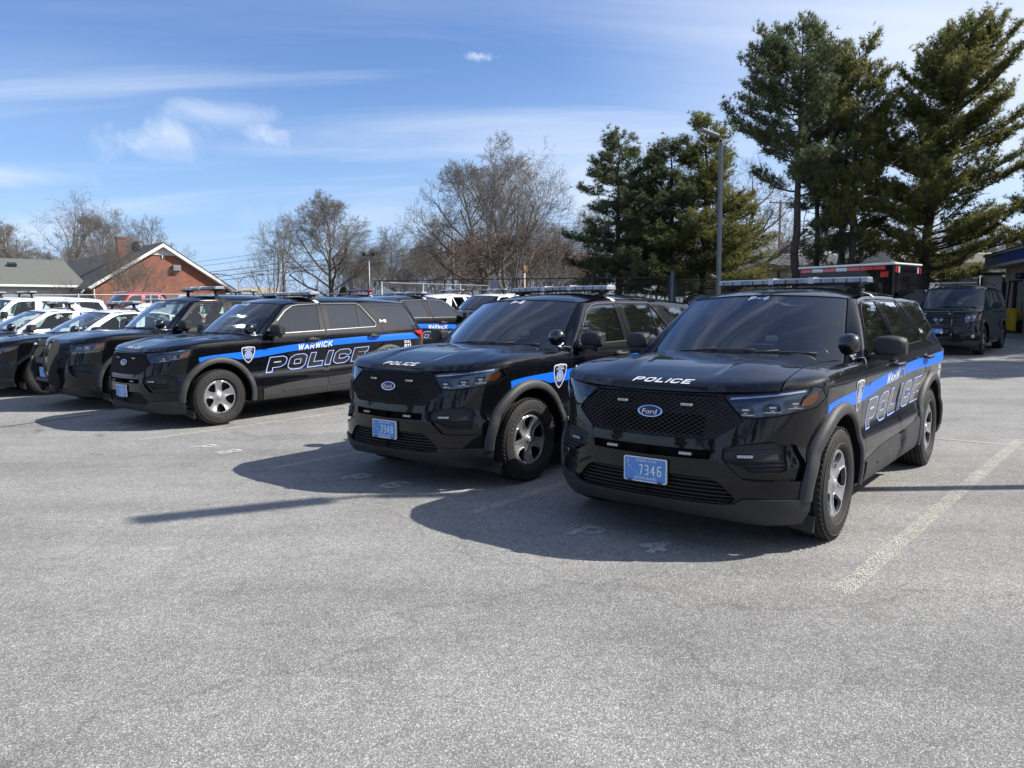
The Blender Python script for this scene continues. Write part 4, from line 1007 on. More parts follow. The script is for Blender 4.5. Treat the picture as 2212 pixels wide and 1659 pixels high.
def mirror(root, S, side, m=None):
    m = m or M_plast
    wv = (lambda p: S.warp(np.array([p], float))[0]) if S.warp else (lambda p: np.array(p, float))
    mb = MB()
    prof = smooth([0, .15, .5, .85, 1.0], [.55, .88, 1.0, .90, .62])
    G = []
    for t in np.linspace(0, 1, 15):
        y = .945+.215*t; h = .082*float(prof(t)); d = .075*float(prof(t)); cz = 1.262-.004*t; cx = -.86-.03*t; row = []
        for a in np.linspace(0, 2*math.pi, 21):
            ca, sa = math.cos(a), math.sin(a); row.append(wv((cx+d*np.sign(ca)*abs(ca)**.75, side*y, cz+h*np.sign(sa)*abs(sa)**.6)))
        G.append(row)
    mb.grid(np.array(G), flip=(side > 0)); mb.add(np.array(G[-1])[:-1], [tuple(range(20))]); mb.add(np.array(G[0])[:-1], [tuple(range(20))])
    c0 = wv((-.82, side*.90, 1.178)); c1 = wv((-.86, side*1.05, 1.192)); mb.box((c0+c1)/2, (.10, .26, .040), bev=.014)
    mb.box(wv((-.92, side*1.06, 1.165)), (.05, .05, .045), bev=.01)
    o = mb.build('side_mirror', m, root)
    mb = MB(); mb.box(wv((-.945, side*1.06, 1.262)), (.006, .17, .12), bev=.004); mb.build('mirror_glass', M_chrome, o)
    return o
def spotlight(root, S, side=1):
    wv = (lambda p: S.warp(np.array([p], float))[0]) if S.warp else (lambda p: np.array(p, float))
    c = wv((-.56, side*.845, 1.285)); mb = MB(); 
    G = []
    pr = [(0, .085), (.035, .080), (.060, .062), (.076, .030), (.080, .0), (.080, -.020)]
    ax = np.array([-.35, -side*.55, -.12]); ax /= np.linalg.norm(ax); ax = -ax
    back = ax; u = np.cross(back, [0, 0, 1.]); u /= np.linalg.norm(u); v = np.cross(u, back)
    for r, h in pr: G.append([c-back*(-h)*1.0*(-1)*(-1)+u*r*math.cos(t)+v*r*math.sin(t) for t in np.linspace(0, 2*math.pi, 25)])
    mb.grid(np.array(G)); o = mb.build('spotlight', M_blkv, root)
    mb = MB(); mb.add([c-back*.021+u*.078*math.cos(t)+v*.078*math.sin(t) for t in np.linspace(0, 2*math.pi, 25)[:-1]], [tuple(range(24))]); mb.build('lamp_face', M_lens, o)
    mb = MB(); b = wv((-.72, side*.905, 1.185)); mb.tube([c-[0, 0, .07], c-[.04, -side*.01, .10], b], [.016, .02, .016], 8); mb.ball(c-[.06, -side*.01, .07], .032, 12); mb.build('mount', M_chrome, o)
    return o
def plate(root, S, txt, z=.505, y=0.0, full=True):
    c = S.W(0, z)+np.array([.022, 0, 0]); mb = MB(); x = c[0]
    wx = np.array([x, y, c[2]])
    def quad(w, h, xo, r=.012):
        pts = []
        for sx, sy, a0 in ((1, 1, 0), (-1, 1, 90), (-1, -1, 180), (1, -1, 270)):
            for k in range(4): a = R(a0+k*30); pts.append((wx[0]+xo, wx[1]+sx*(w/2-r)+r*math.cos(a), wx[2]+sy*(h/2-r)+r*math.sin(a)))
        return pts
    A = quad(.312, .162, 0); mb.add(A, [tuple(range(16))]); A2 = quad(.312, .162, -.012); mb.add(A+A2, [(i, (i+1) % 16, 16+(i+1) % 16, 16+i) for i in range(16)]); o = mb.build('license_plate', M_wht, root)
    mb = MB(); A = quad(.298, .148, .0015, .009); mb.add(A, [tuple(range(16))]); mb.build('plate_field', M_plate, o)
    mb = MB()
    def tx(s, size, dy, dz, sx=1.0, b=.0, rot=0):
        P, T = btext(s, size, b); V = [(wx[0]+.003, wx[1]+dy+p[0]*sx, wx[2]+dz+p[1]) for p in P]; mb.add(V, T)
    polys, tot = word(txt, .068, .0085, sx=.52, gap=.24)
    for L in polys:
        P, T = region(L, step=.1, gridpts=False); mb.add([(wx[0]+.003, wx[1]-.040+p[0], wx[2]-.034+p[1]) for p in P], T)
    if full:
        tx('OCEAN STATE', .021, .01, .058, 1.1, .012); tx('RHODE ISLAND', .022, .005, -.056, 1.05, .012)
        for i, ch in enumerate('POLICE'): tx(ch, .017, -.130+.0165*i, .030-.0135*i, 1.1, .01)
        tx('I', .022, -.122, .056, 1, .01); tx('u', .024, -.122, .050, 1, .0)
    mb.build('plate_lettering', M_wht, o)
    for dy in (-.11, .11): mb = MB(); mb.box((wx[0]+.004, wx[1]+dy, wx[2]-.076), (.012, .03, .012)); mb.build('plate_clip', M_blkv, o)
    return o
def shield(root, S, side):
    out_ = [(-.100, .085), (-.085, .100), (0, .108), (.085, .100), (.100, .085), (.094, .02), (.070, -.045), (.035, -.088), (0, -.112), (-.035, -.088), (-.070, -.045), (-.094, .02)]
    cx, cz = S.q_of(x=-.455, z=.93), .930
    def lay(k, m, off, nm, par, polys=None, exc=()):
        mb = MB(); P = polys or [[(a*k, b*k) for a, b in out_]]
        put(mb, region(P, exc, .04), S.W, lambda Q: np.stack([0*Q[:, 0], 0*Q[:, 0]+side, 0*Q[:, 0]], -1), off, 0.0004, tf=(lambda u, v: (cx+u, cz+v)) if side > 0 else (lambda u, v: (-(cx-u), cz+v)))
        return mb.build(nm, m, par)
    o = lay(1.06, M_wht, .0032, 'shield_emblem', root); lay(.96, M_navy, .0042, 'emblem_field', o)
    cir = lambda r, c=(0, 0): [(c[0]+r*math.cos(t), c[1]+r*math.sin(t)) for t in np.linspace(0, 2*math.pi, 29)[:-1]]
    lay(1, M_wht, .0050, 'emblem_ring', o, [cir(.052)], [cir(.046)]); lay(1, mat('light blue vinyl', (.12, .28, .62), .4), .0050, 'emblem_disc', o, [cir(.044)], [cir(.022)]); lay(1, mat('seal vinyl', (.55, .50, .50), .4), .0050, 'emblem_seal', o, [cir(.020)])
    lay(1, mat('orange vinyl', (.55, .13, .03), .4), .0056, 'emblem_flame', o, [[(-.008, -.010), (.008, -.010), (.010, .004), (0, .012), (-.010, .004)]])
    mb = MB()
    def tx(s, size, u, v, rot=0.0):
        P, T = btext(s, size, .012); c_, s_ = math.cos(rot), math.sin(rot); P = np.stack([P[:, 0]*c_-P[:, 1]*s_+u, P[:, 0]*s_+P[:, 1]*c_+v], -1)
        put(mb, (P, T), S.W, lambda Q: np.stack([0*Q[:, 0], 0*Q[:, 0]+side, 0*Q[:, 0]], -1), .0056, 0, tf=(lambda a, b: (cx+a, cz+b)) if side > 0 else (lambda a, b: (-(cx-a), cz+b)))
    tx('POLICE', .028, 0, .086); tx('DEPARTMENT', .021, 0, .064); tx('CITY OF', .019, -.058, -.030, -1.15); tx('WARWICK', .018, .058, -.030, 1.15)
    mb.build('emblem_lettering', M_wht, o)
def livery(root, S, unit, sides=(1, -1)):
    qx = lambda x, z=.9: S.q_of(x=x, z=z)
    for sd in sides:
        # blue stripe, pointed at the front, stopping at the tail lamp
        top = [(.275, .935), (.10, .955), (-.10, .965), (-.35, .975), (-.62, .987), (-1.2, 1.030), (-1.80, 1.070), (-2.4, 1.085), (-2.93, 1.093), (-3.3, 1.098), (-3.585, 1.100)]
        bot = [(-3.74, .995), (-3.3, .995), (-2.93, .992), (-2.4, .990), (-1.80, .975), (-1.2, .935), (-.62, .880), (-.45, .875), (-.30, .875), (-.2, .905), (-.05, .925), (.08, .925), (.18, .905), (.262, .872)]
        pl = [(qx(x), z) for x, z in top+bot]
        mb = MB(); put(mb, region([pl], [circ(S, 0, .378, .553)], .05), S.W, lambda Q, sd=sd: np.stack([0*Q[:, 0], 0*Q[:, 0]+sd, 0*Q[:, 0]], -1), .0018, .0006, tf=lambda a, b, sd=sd: (a*sd, b)); mb.build('stripe', M_blue, root)
        shield(root, S, sd)
        H = .205; 
        for k, (gr, m, off) in enumerate(((.0105, M_blue, .0018), (.0050, M_wht, .0026), (0, M_blkv, .0034))):
            P, tot = word('POLICE', H, .066, sx=1.50, gap=.34, grow=gr, shear=.28)
            a = qx(-.735) if sd > 0 else qx(-2.60)
            text_on(root, S, P, a, .655, sd, ('lettering_edge', 'lettering_outline', 'lettering')[k], m, off, 0.0002, slope=.040, tot=tot, ax=1.80/tot)
        P, tot = word('WARWICK', .088, .0165, sx=1.08, gap=.26, shear=.12); a = qx(-1.275) if sd > 0 else qx(-2.02)
        text_on(root, S, P, a, .938, sd, 'city_lettering', M_wht, .0032, 0.0002, slope=.045, tot=tot)
        P, tot = word(unit, .045, .010, sx=.85, gap=.3); a = qx(-2.945) if sd > 0 else qx(-3.10)
        text_on(root, S, P, a, 1.295, sd, 'unit_number', M_wht, .002, 0.0002, tot=tot)
        P, tot = word('DIAL', .050, .010, sx=.9, gap=.28); a = qx(-3.385) if sd > 0 else qx(-3.56)
        text_on(root, S, P, a, .930, sd, 'dial_lettering', M_wht, .002, 0.0002, tot=tot)
        P, tot = word('911', .085, .020, sx=.62, gap=.34); text_on(root, S, P, a, .830, sd, 'dial_lettering', M_wht, .002, 0.0002, tot=tot)
def hood_word(root, S, txt='POLICE'):
    P, tot = word(txt, .060, .0125, sx=1.35, gap=.34, shear=.25); mb = MB()
    for L in P:
        put(mb, region(L, [], .1, gridpts=False), S.T, OUT_UP, .0022, 0, tf=lambda u, v: (.715-v, (-.205+u*.42/tot)))
    mb.build('hood_lettering', M_wht, root)
# NB bonnet text: reading direction is +y (driver's left) seen from the front
def glass_word(root, S, txt):
    P, tot = word(txt, .062, .017, sx=1.05, gap=.3, shear=.25); mb = MB()
    for L in P:
        put(mb, region(L, [], .1, gridpts=False), S.WS, lambda Q: np.tile([1., 0, 1], (len(Q), 1)), .0015, 0, tf=lambda u, v: ((u-tot/2)/.67+.0, .905+v/.79))
    mb.build('windshield_number', M_wht, root)

_u = np.array([math.cos(R(-39.4)), math.sin(R(-39.4))])   # along the row, to the right and nearer
def place(x, y, yaw):
    """ground height and pitch so that both axles rest on the ground"""
    zf_ = gzs(x, y); xr_, yr_ = x-3.025*math.cos(yaw), y-3.025*math.sin(yaw); zr_ = gzs(xr_, yr_)
    return (x, y, zf_), math.atan2(zf_-zr_, 3.025)
def car_root(name, label, cat, x, y, yawdeg, group=None):
    loc, pitch = place(x, y, R(yawdeg)); t = thing(name, label, cat, loc, 0, group)
    t.rotation_mode = 'XYZ'; t.rotation_euler = (0, -pitch, R(yawdeg)); return t
SN = Surf()
GP = 'black police SUVs with blue stripes'
def new_suv(label, x, y, yaw, unit, pl, side_spot=True, sides=(1, -1)):
    t = car_root('police_suv', label, 'police SUV', x, y, yaw, GP)
    make_suv(t, SN, dict(kind='new')); light_bar(t, SN); mirror(t, SN, 1); mirror(t, SN, -1); spotlight(t, SN, 1)
    if pl: plate(t, SN, pl)
    livery(t, SN, unit, sides); hood_word(t, SN); glass_word(t, SN, unit)
    return t
new_suv('black police SUV marked P-4 with plate 7346, nearest the camera beside the bare parking line', 1.427, 5.508, -128.98, 'P-4', '7346')
new_suv('black police SUV marked P-6 with plate 7348, parked just left of the nearest one', -.575, 7.297, -129.28, 'P-6', '7348')
new_suv('black police SUV marked P-10 with plate 7353 and DIAL 911 on its rear quarter', -4.714, 10.783, -129.69, 'P-10', '7353')
t = car_root('police_suv', 'black striped police SUV facing away, seen behind the tail lamp of P-10', 'police SUV', -1.35, 19.4, 50.5, GP)
make_suv(t, SN, dict(kind='new', near=False)); light_bar(t, SN); mirror(t, SN, 1); mirror(t, SN, -1); livery(t, SN, '-', (-1,))

def wlin(v, xs, ys): return np.interp(v, xs, ys)
def warp_old(p):
    p = np.array(p, float); x, y, z = p[..., 0], p[..., 1], p[..., 2]
    z2 = np.where(z > 1.1, 1.1+(z-1.1)*1.06, z)+.02*np.clip((x+.5)/.8, 0, 1)*np.clip((z-.8)/.2, 0, 1)
    return np.stack([np.where(x < 0, x*.965, x), y*.995, z2], -1)
def warp_sedan(p):
    p = np.array(p, float); x, y, z = p[..., 0], p[..., 1], p[..., 2]
    z2 = np.where(z > 1.2, 1.065+(z-1.2)*.86, z*.8875); f = np.clip((-2.2-x)/1.6, 0, 1); f = f*f*(3-2*f)
    z2 = np.where(z > 1.2, 1.065+(z2-1.065)*(1-.93*f), z2); u = np.clip((z-1.2)/.45, 0, 1)
    return np.stack([np.where(x < 0, x*.955, x+.06*np.clip(x/.6, 0, 1))-.16*u*np.clip((x+2.4)/1.0, 0, 1), y*.965*(1-.03*u), z2], -1)
def warp_box(p):
    p = np.array(p, float); x, y, z = p[..., 0], p[..., 1], p[..., 2]; u = np.clip((z-1.2)/.5, 0, 1)
    z2 = np.where(z > 1.2, 1.29+(z-1.2)*1.22, z*1.075)
    fx = np.clip((x+.2)/.6, 0, 1); z2 = z2+.03*fx*np.clip((z-.9)/.15, 0, 1)
    x = np.interp(x, [-5, -1.95, -.64, -.38, 0, 2], [-5, -2.0, -.84, -.60, 0, 2])
    return np.stack([x+.05*u*np.clip((x+2.5)/1.2, 0, 1)-.16*u*np.clip((-3-x)/.8, 0, 1)+.02*np.clip(x/.6, 0, 1), y*(1+.13*u)*(1+.03*np.clip(x/.5, 0, 1)*np.clip(np.abs(y)/.6, 0, 1)), z2], -1)
def warp_pick(p):
    v = warp_box(p); x = v[..., 0]; v[..., 0] = np.where(x < -2.6, -2.6+(x+2.6)*1.35, x); return v
SO = Surf(warp=warp_old, bulge=.6); SO.ridge = .5
SS = Surf(warp=warp_sedan, bulge=.6); SB = Surf(warp=warp_box, bulge=.3); SB.ridge = .6; SP = Surf(warp=warp_pick, bulge=.3)
def push_bar(root, x=.98, half=.29, plate_txt=None, tall=1.10, slim=False):
    o = None
    mb = MB()
    for sd in (1, -1):
        pts = [(x-.10, sd*half, .28), (x-.02, sd*half, .42), (x+.05, sd*half, .62), (x+.03, sd*half, .85), (x-.05, sd*half, tall-.05), (x-.11, sd*half, tall)]
        back = [(x-.22, sd*half, .36), (x-.13, sd*half, .50), (x-.10, sd*half, .65), (x-.12, sd*half, .85), (x-.17, sd*half, tall-.10), (x-.18, sd*half, tall-.02)]
        if slim: pts = [(x+.02, sd*half, .42), (x+.03, sd*half, .6), (x+.03, sd*half, 1.0), (x+.0, sd*half, tall)]; back = [(p[0]-.09, p[1], p[2]) for p in pts]
        for a, b in ((pts, back),):
            A = np.array(a); B = np.array(b); w = np.array([0, .022, 0]); mb.grid(np.stack([B-w, A-w, A+w, B+w, B-w]), smooth=False)
        for p in zip(pts, pts[1:]): mb.tube(p, .028, 8)
    mb.tube([(x-.06, -half, tall-.08), (x-.06, half, tall-.08)], .022, 8); mb.box((x-.0, 0, .78), (.03, half*2, .10), bev=.01); mb.box((x, 0, .48), (.03, half*2, .07), bev=.01)
    mb.tube([(x-.08, 0, .5), (x-.08, 0, tall-.08)], .012, 6)
    o = mb.build('push_bar', M_plast, root)
    for sd in (1, -1): mb = MB(); mb.box((x-.02, sd*half*.86, tall-.07), (.03, .05, .035), bev=.008); mb.build('strobe', M_lens, o)
    mb = MB(); mb.box((x-.03, -.12, .62), (.06, .10, .10), bev=.03); mb.box((x-.03, .12, .62), (.06, .10, .10), bev=.03); mb.build('siren', M_chrome, o)
    return o
# ---- fourth car of the row: older model with push bar
t = car_root('police_suv', 'plain black older police SUV with tall push bar between the P-10 SUV and the sedans', 'police SUV', -6.78, 12.55, -129.7)
make_suv(t, SO, dict(kind='old', glass=G_side)); light_bar(t, SO, z=1.86, half=.60, style='wide'); mirror(t, SO, 1); mirror(t, SO, -1); spotlight(t, SO, 1); pb = push_bar(t)
glass_word(t, SO, 'P-12')
mb = MB(); mb.box((1.0, .12, .60), (.012, .30, .15)); mb.build('license_plate', M_plate, t)
# ---- two-tone sedans
GS = 'black and white police sedans'
for lab, x, y, st_, z_ in (('black and white police sedan with amber headlamp, directly left of the push bar SUV', -9.15, 14.15, 'wide', 1.58), ('black and white police sedan with square light bar, second from the push bar SUV', -11.3, 15.6, 'square', 1.58)):
    t = car_root('police_sedan', lab, 'police sedan', x, y, -129.5, GS)
    make_suv(t, SS, dict(kind='sedan', paint=M_black, up=M_white, upper=M_white, doors=M_white, two=True, glass=G_side, wheel=.93)); light_bar(t, SS, z=1.86, half=.60, style='wide'); mirror(t, SS, 1); mirror(t, SS, -1); spotlight(t, SS, 1)
    push_bar(t, x=1.02, tall=.98)
# ---- white and two-tone older SUVs further back: one built, the others copied
def children(o): return [c for c in bpy.data.objects if c.parent == o]
def copy_tree(o, parent=None):
    c = o.copy(); COL.objects.link(c); c.parent = parent
    for ch in children(o): copy_tree(ch, c)
    return c
def relabel(o, lab, group, x, y, yaw):
    o['label'] = lab; o['group'] = group; loc, pitch = place(x, y, R(yaw)); o.location = loc; o.rotation_euler = (0, -pitch, R(yaw))
def repaint(root, frm, to, names=None):
    for c in children(root):
        for i, sl_ in enumerate(c.material_slots):
            if sl_.material == frm and (names is None or c.name.split('.')[0] in names): sl_.link = 'OBJECT'; sl_.material = to
        repaint(c, frm, to, names)
GW = 'police vehicles parked further back'
wsv = car_root('police_suv', 'white police SUV with light bar, its long roof below the grey garage roof', 'police SUV', -15.4, 20.9, -129.5, GW)
make_suv(wsv, SO, dict(kind='old', near=False, paint=M_white, glass=G_side)); light_bar(wsv, SO, z=1.86, half=.60); mirror(wsv, SO, 1); mirror(wsv, SO, -1)
for lab, x, y, yaw in (('white police SUV half cut by the left edge of the photo', -17.5, 22.7, -129.5), ('white police SUV facing away, roof seen above the push bar SUV', -7.2, 24.9, 50.5),
                       ('white SUV with dark rails behind the facing away black SUV, before the tall fence', -1.2, 31.2, 50.5)):
    c = copy_tree(wsv); relabel(c, lab, GW, x, y, yaw)
c = copy_tree(wsv); relabel(c, 'police SUV with white roof and black bonnet seen just left of the P-6 roof', GW, -1.75, 26.0, -129.5); repaint(c, M_white, M_black, ('body', 'hood', 'wheel_arch', 'pillar'))
blk = copy_tree(wsv); relabel(blk, 'black police SUV with red and blue light bar lamps behind the roof of P-10', GW, -6.4, 25.0, -129.5); repaint(blk, M_white, M_black)
for ch in children(blk):
    if ch.name.startswith('light_bar'):
        for i, m_ in ((0, M_redl), (1, M_bluel)): ch.material_slots[i].link = 'OBJECT'; ch.material_slots[i].material = m_
c = copy_tree(blk); relabel(c, 'dark SUV parked behind the tall fence, left of the lamp post', GW, 9.0, 38.0, -129.5)
for ch in children(c):
    if ch.name.startswith('light_bar'):
        for g_ in children(ch): bpy.data.objects.remove(g_)
        bpy.data.objects.remove(ch)
wsd = car_root('police_sedan', 'white sedan with dark roof lamp, in front of the red pickup', 'police sedan', -11.4, 27.9, 50.5, GW)
make_suv(wsd, SS, dict(kind='sedan', near=False, paint=M_white, glass=G_side, wheel=.93)); light_bar(wsd, SS, z=1.86, half=.60, style='wide'); mirror(wsd, SS, 1); mirror(wsd, SS, -1)
c = copy_tree(wsd); relabel(c, 'white sedan right of the one with a dark roof lamp, before the brick gable', GW, -9.4, 26.3, 50.5)
# ---- pickups and van beyond the fences
GP2 = 'civilian vehicles beyond the fences'
pk = car_root('pickup_truck', 'bright red crew cab pickup in front of the brick gable, beyond the low fence', 'pickup', -18.2, 32.6, -129.5, GP2)
make_suv(pk, SP, dict(kind='box', near=False, paint=M_red, pickup=True, wheel=1.03)); mirror(pk, SP, 1); mirror(pk, SP, -1)
for y in (-.5, -.25, 0, .25, .5): mb = MB(); mb.box((-1.25, y, 1.945), (.06, .09, .03), bev=.01); mb.build('roof_lamp', M_lens, pk)
c = copy_tree(pk); relabel(c, 'maroon pickup behind the tall fence posts', GP2, -1.9, 42.2, 50.5); repaint(c, M_red, M_maroon)
c = copy_tree(wsv); relabel(c, 'white van behind the tall fence by the small shed', GP2, -4.8, 42.0, 50.5); c['category'] = 'van'; c.name = 'parked_van'
for ch in children(c):
    if ch.name.startswith('light_bar'):
        for g_ in children(ch): bpy.data.objects.remove(g_)
        bpy.data.objects.remove(ch)
# ---- big square SUV at the right
ex = thing('police_suv', 'large square black SUV with slim push bar parked at the right before the ambulance', 'SUV', (12.22, 21.17, .245), R(-131.2), GW)
make_suv(ex, SB, dict(kind='box', near=True, paint=M_black, glass=G_tint, wheel=1.04)); mirror(ex, SB, 1); mirror(ex, SB, -1); push_bar(ex, x=1.0, half=.34, tall=1.20, slim=True)
mb = MB(); mb.box((.985, 0, .67), (.01, .31, .155)); pl_ = mb.build('license_plate', M_plate, ex)
mb = MB(); mb.box((.987, 0, .80), (.01, .31, .07)); mb.build('upper_plate', mat('pale plate', (.45, .42, .36), .5), ex)
P_, tot_ = word('6572', .06, .008, sx=.5, gap=.3); mb = MB()
for L_ in P_: p_, t_ = region(L_, step=.1, gridpts=False); mb.add([(.992, .0+q_[0]-.02, .635+q_[1]) for q_ in p_], t_)
mb.build('plate_lettering', M_wht, pl_)
for sd in (1, -1):
    mb = MB(); mb.tube([(-1.5, sd*.62, 1.955), (-1.6, sd*.62, 2.00), (-3.4, sd*.62, 1.99), (-3.5, sd*.62, 1.94)], .016, 6); mb.build('roof_rail', M_plast, ex)
    mb = MB(); mb.box((-1.45, sd*1.0, .43), (1.7, .20, .05), bev=.02); mb.build('running_board', M_trim, ex)
mb = MB(); mb.box((-1.7, 0, 2.01), (.25, .9, .05), bev=.02); mb.build('roof_lamp', M_barl, ex)
mb = MB(); mb.box((.98, 0, .86), (.06, .10, .10), bev=.01); mb.build('siren', M_blkv, ex)
# ---- ambulance
am = thing('ambulance', 'black box ambulance with white roof edge and red lamps, behind the large square SUV', 'ambulance', (14.2, 30.9, gzs(0, 30.5)), R(-51), None)
mb = MB(); mb.box((0, 0, 1.60), (3.9, 2.40, 2.20), bev=.04); mb.build('box_body', M_black, am)
mb = MB(); mb.box((0, 0, 2.745), (3.96, 2.46, .09), bev=.03); mb.build('roof_edge', M_white, am)
for i, (y, m_) in enumerate([(-1.85+.50*k, (M_redl, M_lens, M_redl, M_lens, M_redl, M_redl, M_redl)[k]) for k in range(7)]):
    for sd in (-1, 1): mb = MB(); mb.box((y+.25, sd*1.215, 2.60), (.48, .03, .14), bev=.01); mb.build('warning_lamp', m_, am)
for x_, y_, w_, m_ in ((1.965, -1.05, .14, M_redl), (1.965, -.82, .13, M_lens), (1.965, .82, .13, M_lens), (1.965, 1.05, .14, M_redl)):
    mb = MB(); mb.box((x_, y_, 2.52), (.03, w_, .24), bev=.01); mb.build('warning_lamp', m_, am)
mb = MB(); mb.box((1.6, -1.215, 2.35), (.30, .03, .22), bev=.01); mb.build('warning_lamp', M_redl, am)
mb = MB(); mb.box((1.957, 0, 1.75), (.02, 1.6, 1.3), bev=.005); mb.build('front_window', G_tint, am)
mb = MB(); mb.box((2.75, 0, 1.15), (1.7, 2.0, 1.2), bev=.12); mb.box((3.7, 0, .95), (1.0, 1.85, .75), bev=.12); mb.build('cab', M_black, am)
mb = MB(); mb.box((3.42, 0, 1.45), (.05, 1.7, .62), ry=-.45); mb.build('windshield', G_tint, am)
for sd in (1, -1):
    mb = MB(); mb.tube([(3.1, sd*1.0, 1.3), (3.15, sd*1.3, 1.35)], .02, 5); mb.box((3.15, sd*1.33, 1.5), (.10, .18, .42), bev=.03); mb.build('side_mirror', M_plast, am)
    for x_ in (-1.1, 3.5): add_wheel(am, x_, sd, z=.40, r=1.05, y=.98)
mb = MB(); mb.tube([(-.9, .2, 2.78), (-1.05, .3, 3.5)], .012, 5); mb.build('antenna', M_trim, am)
# ---- yellow forklift by the building
fk = thing('forklift', 'yellow forklift with black frame beside the building with the blue band', 'forklift', (21.35, 31.2, gzs(0, 31.2)), R(180), None)
M_yel = mat('forklift yellow', (.55, .33, .01), .5, var=.3, vscale=4)
mb = MB(); mb.box((-.3, 0, .62), (1.5, 1.15, .75), bev=.08); mb.box((-.9, 0, .8), (.5, 1.1, .9), bev=.1); mb.build('chassis', M_yel, fk)
mb = MB()
for x_ in (-.8, .5):
    for y_ in (-.5, .5): mb.tube([(x_, y_, .9), (x_*.8, y_, 2.1)], .035, 6)
mb.box((-.12, 0, 2.12), (1.1, 1.1, .06)); mb.build('overhead_guard', M_plast, fk)
for sd in (1, -1):
    mb = MB(); mb.box((.75, sd*.35, 1.1), (.12, .10, 2.0)); mb.build('mast', M_plast, fk); mb = MB(); mb.box((1.35, sd*.25, .12), (1.1, .12, .05)); mb.build('fork', M_plast, fk)
    for x_ in (-.7, .45): mb = MB(); mb.lathe([(0, -.1), (.24, -.1), (.28, -.06), (.28, .06), (.24, .1), (0, .1)], 20, 'y', (x_, sd*.52, .28)); mb.build('wheel', M_rub, fk)
mb = MB(); mb.box((.95, 0, .55), (.05, 1.6, .9)); mb.build('plow_blade', M_yel, fk)

# ------------------------------------------------------------------ buildings
def wp(u, v, d):   # where a point of the 4032x3024 view lies at distance d along the view's ground axis
    a = (u-2016)/2949.0; b = -(v-1512)/2949.0; q = _rt*a+_up*b+_F; q = q*(d/q.y); return np.array([q.x, q.y, q.z+1.546])
def brick_mat():
    m = bpy.data.materials.new('red brick'); t, b = nodes(m); L = t.links.new
    co = t.nodes.new('ShaderNodeTexCoord'); mp = t.nodes.new('ShaderNodeMapping'); mp.inputs['Rotation'].default_value = (R(90), 0, 0)
    L(co.outputs['Object'], mp.inputs[0]); br = t.nodes.new('ShaderNodeTexBrick'); L(mp.outputs[0], br.inputs[0])
    br.inputs['Scale'].default_value = 1.0; br.inputs['Brick Width'].default_value = .21; br.inputs['Row Height'].default_value = .075; br.inputs['Mortar Size'].default_value = .008
    br.inputs['Color1'].default_value = (.27, .085, .045, 1); br.inputs['Color2'].default_value = (.20, .058, .035, 1); br.inputs['Mortar'].default_value = (.25, .17, .13, 1)
    n = t.nodes.new('ShaderNodeTexNoise'); n.inputs['Scale'].default_value = 2; n.inputs['Detail'].default_value = 6; L(co.outputs['Object'], n.inputs['Vector'])
    mr = t.nodes.new('ShaderNodeMapRange'); mr.inputs[3].default_value = .75; mr.inputs[4].default_value = 1.3; L(n.outputs[0], mr.inputs[0])
    vm = t.nodes.new('ShaderNodeVectorMath'); vm.operation = 'SCALE'; L(br.outputs[0], vm.inputs[0]); L(mr.outputs[0], vm.inputs['Scale']); L(vm.outputs[0], b.inputs['Base Color']); b.inputs['Roughness'].default_value = .9
    return m
M_brick = brick_mat()
M_shing = mat('dark shingle', (.055, .055, .052), .9, var=.35, vscale=7, bump=.4, bscale=30); M_shing2 = mat('grey green shingle', (.115, .12, .105), .9, var=.25, vscale=9, bump=.4, bscale=30)
M_side = mat('white siding', (.62, .63, .62), .6, var=.08, vscale=2); M_whtp = mat('white painted wood', (.72, .72, .70), .55, var=.06, vscale=3)
M_beigew = mat('beige render', (.30, .28, .24), .85, var=.12, vscale=1.5); M_brownr = mat('brown roof', (.085, .070, .055), .9, var=.25, vscale=4); M_band = mat('blue fascia', (.006, .035, .17), .45, var=.08, vscale=2)
M_galv = mat('galvanised steel', (.24, .25, .26), .5, .6, var=.2, vscale=8); M_dgalv = mat('dark coated steel', (.035, .037, .040), .5, .3, var=.2, vscale=8)
M_wood = mat('weathered pole wood', (.20, .165, .13), .9, var=.3, vscale=5); M_lamp = mat('lamp post paint', (.075, .09, .11), .4, .2, var=.12, vscale=3); M_conc = mat('concrete', (.42, .41, .39), .9, var=.15, vscale=3)
def quadbox(mb, o, ux, L, D, z0, z1):   # box along ux from o, depth D to its left-hand side, given heights
    ux = np.array(ux, float); n = np.array([-ux[1], ux[0]]); P = [o, o+ux*L, o+ux*L+n*D, o+n*D]
    mb.add([(p[0], p[1], z) for z in (z0, z1) for p in P], [(0, 1, 5, 4), (1, 2, 6, 5), (2, 3, 7, 6), (3, 0, 4, 7), (4, 5, 6, 7), (3, 2, 1, 0)])
# brick gable building at the left; local frame: x along the gable wall, y away to the back-left
bo = np.array([-27.6, 50.0]); be = np.array([-21.2, 56.0]); bux = (be-bo)/np.linalg.norm(be-bo); bn = np.array([-bux[1], bux[0]]); bl = float(np.linalg.norm(be-bo)); bang = math.atan2(bux[1], bux[0])
bz = .58; ze = 3.55-bz; za = 6.35-bz
bld = thing('brick_building', 'red brick building with white trimmed gable and brick chimney at the left', 'building', (bo[0], bo[1], bz), bang)
def gab(x): return ze+(za-ze)*(1-abs(x-bl/2)/(bl/2))
mb = MB(); D = 24.0
mb.add([(0, 0, -1), (bl, 0, -1), (bl, 0, ze), (bl/2, 0, za-.1), (0, 0, ze), (0, D, -1), (bl, D, -1), (bl, D, ze), (bl/2, D, za-.1), (0, D, ze)], [(0, 1, 2, 3, 4), (1, 6, 7, 2), (6, 5, 9, 8, 7), (5, 0, 4, 9)]); mb.build('wall', M_brick, bld)
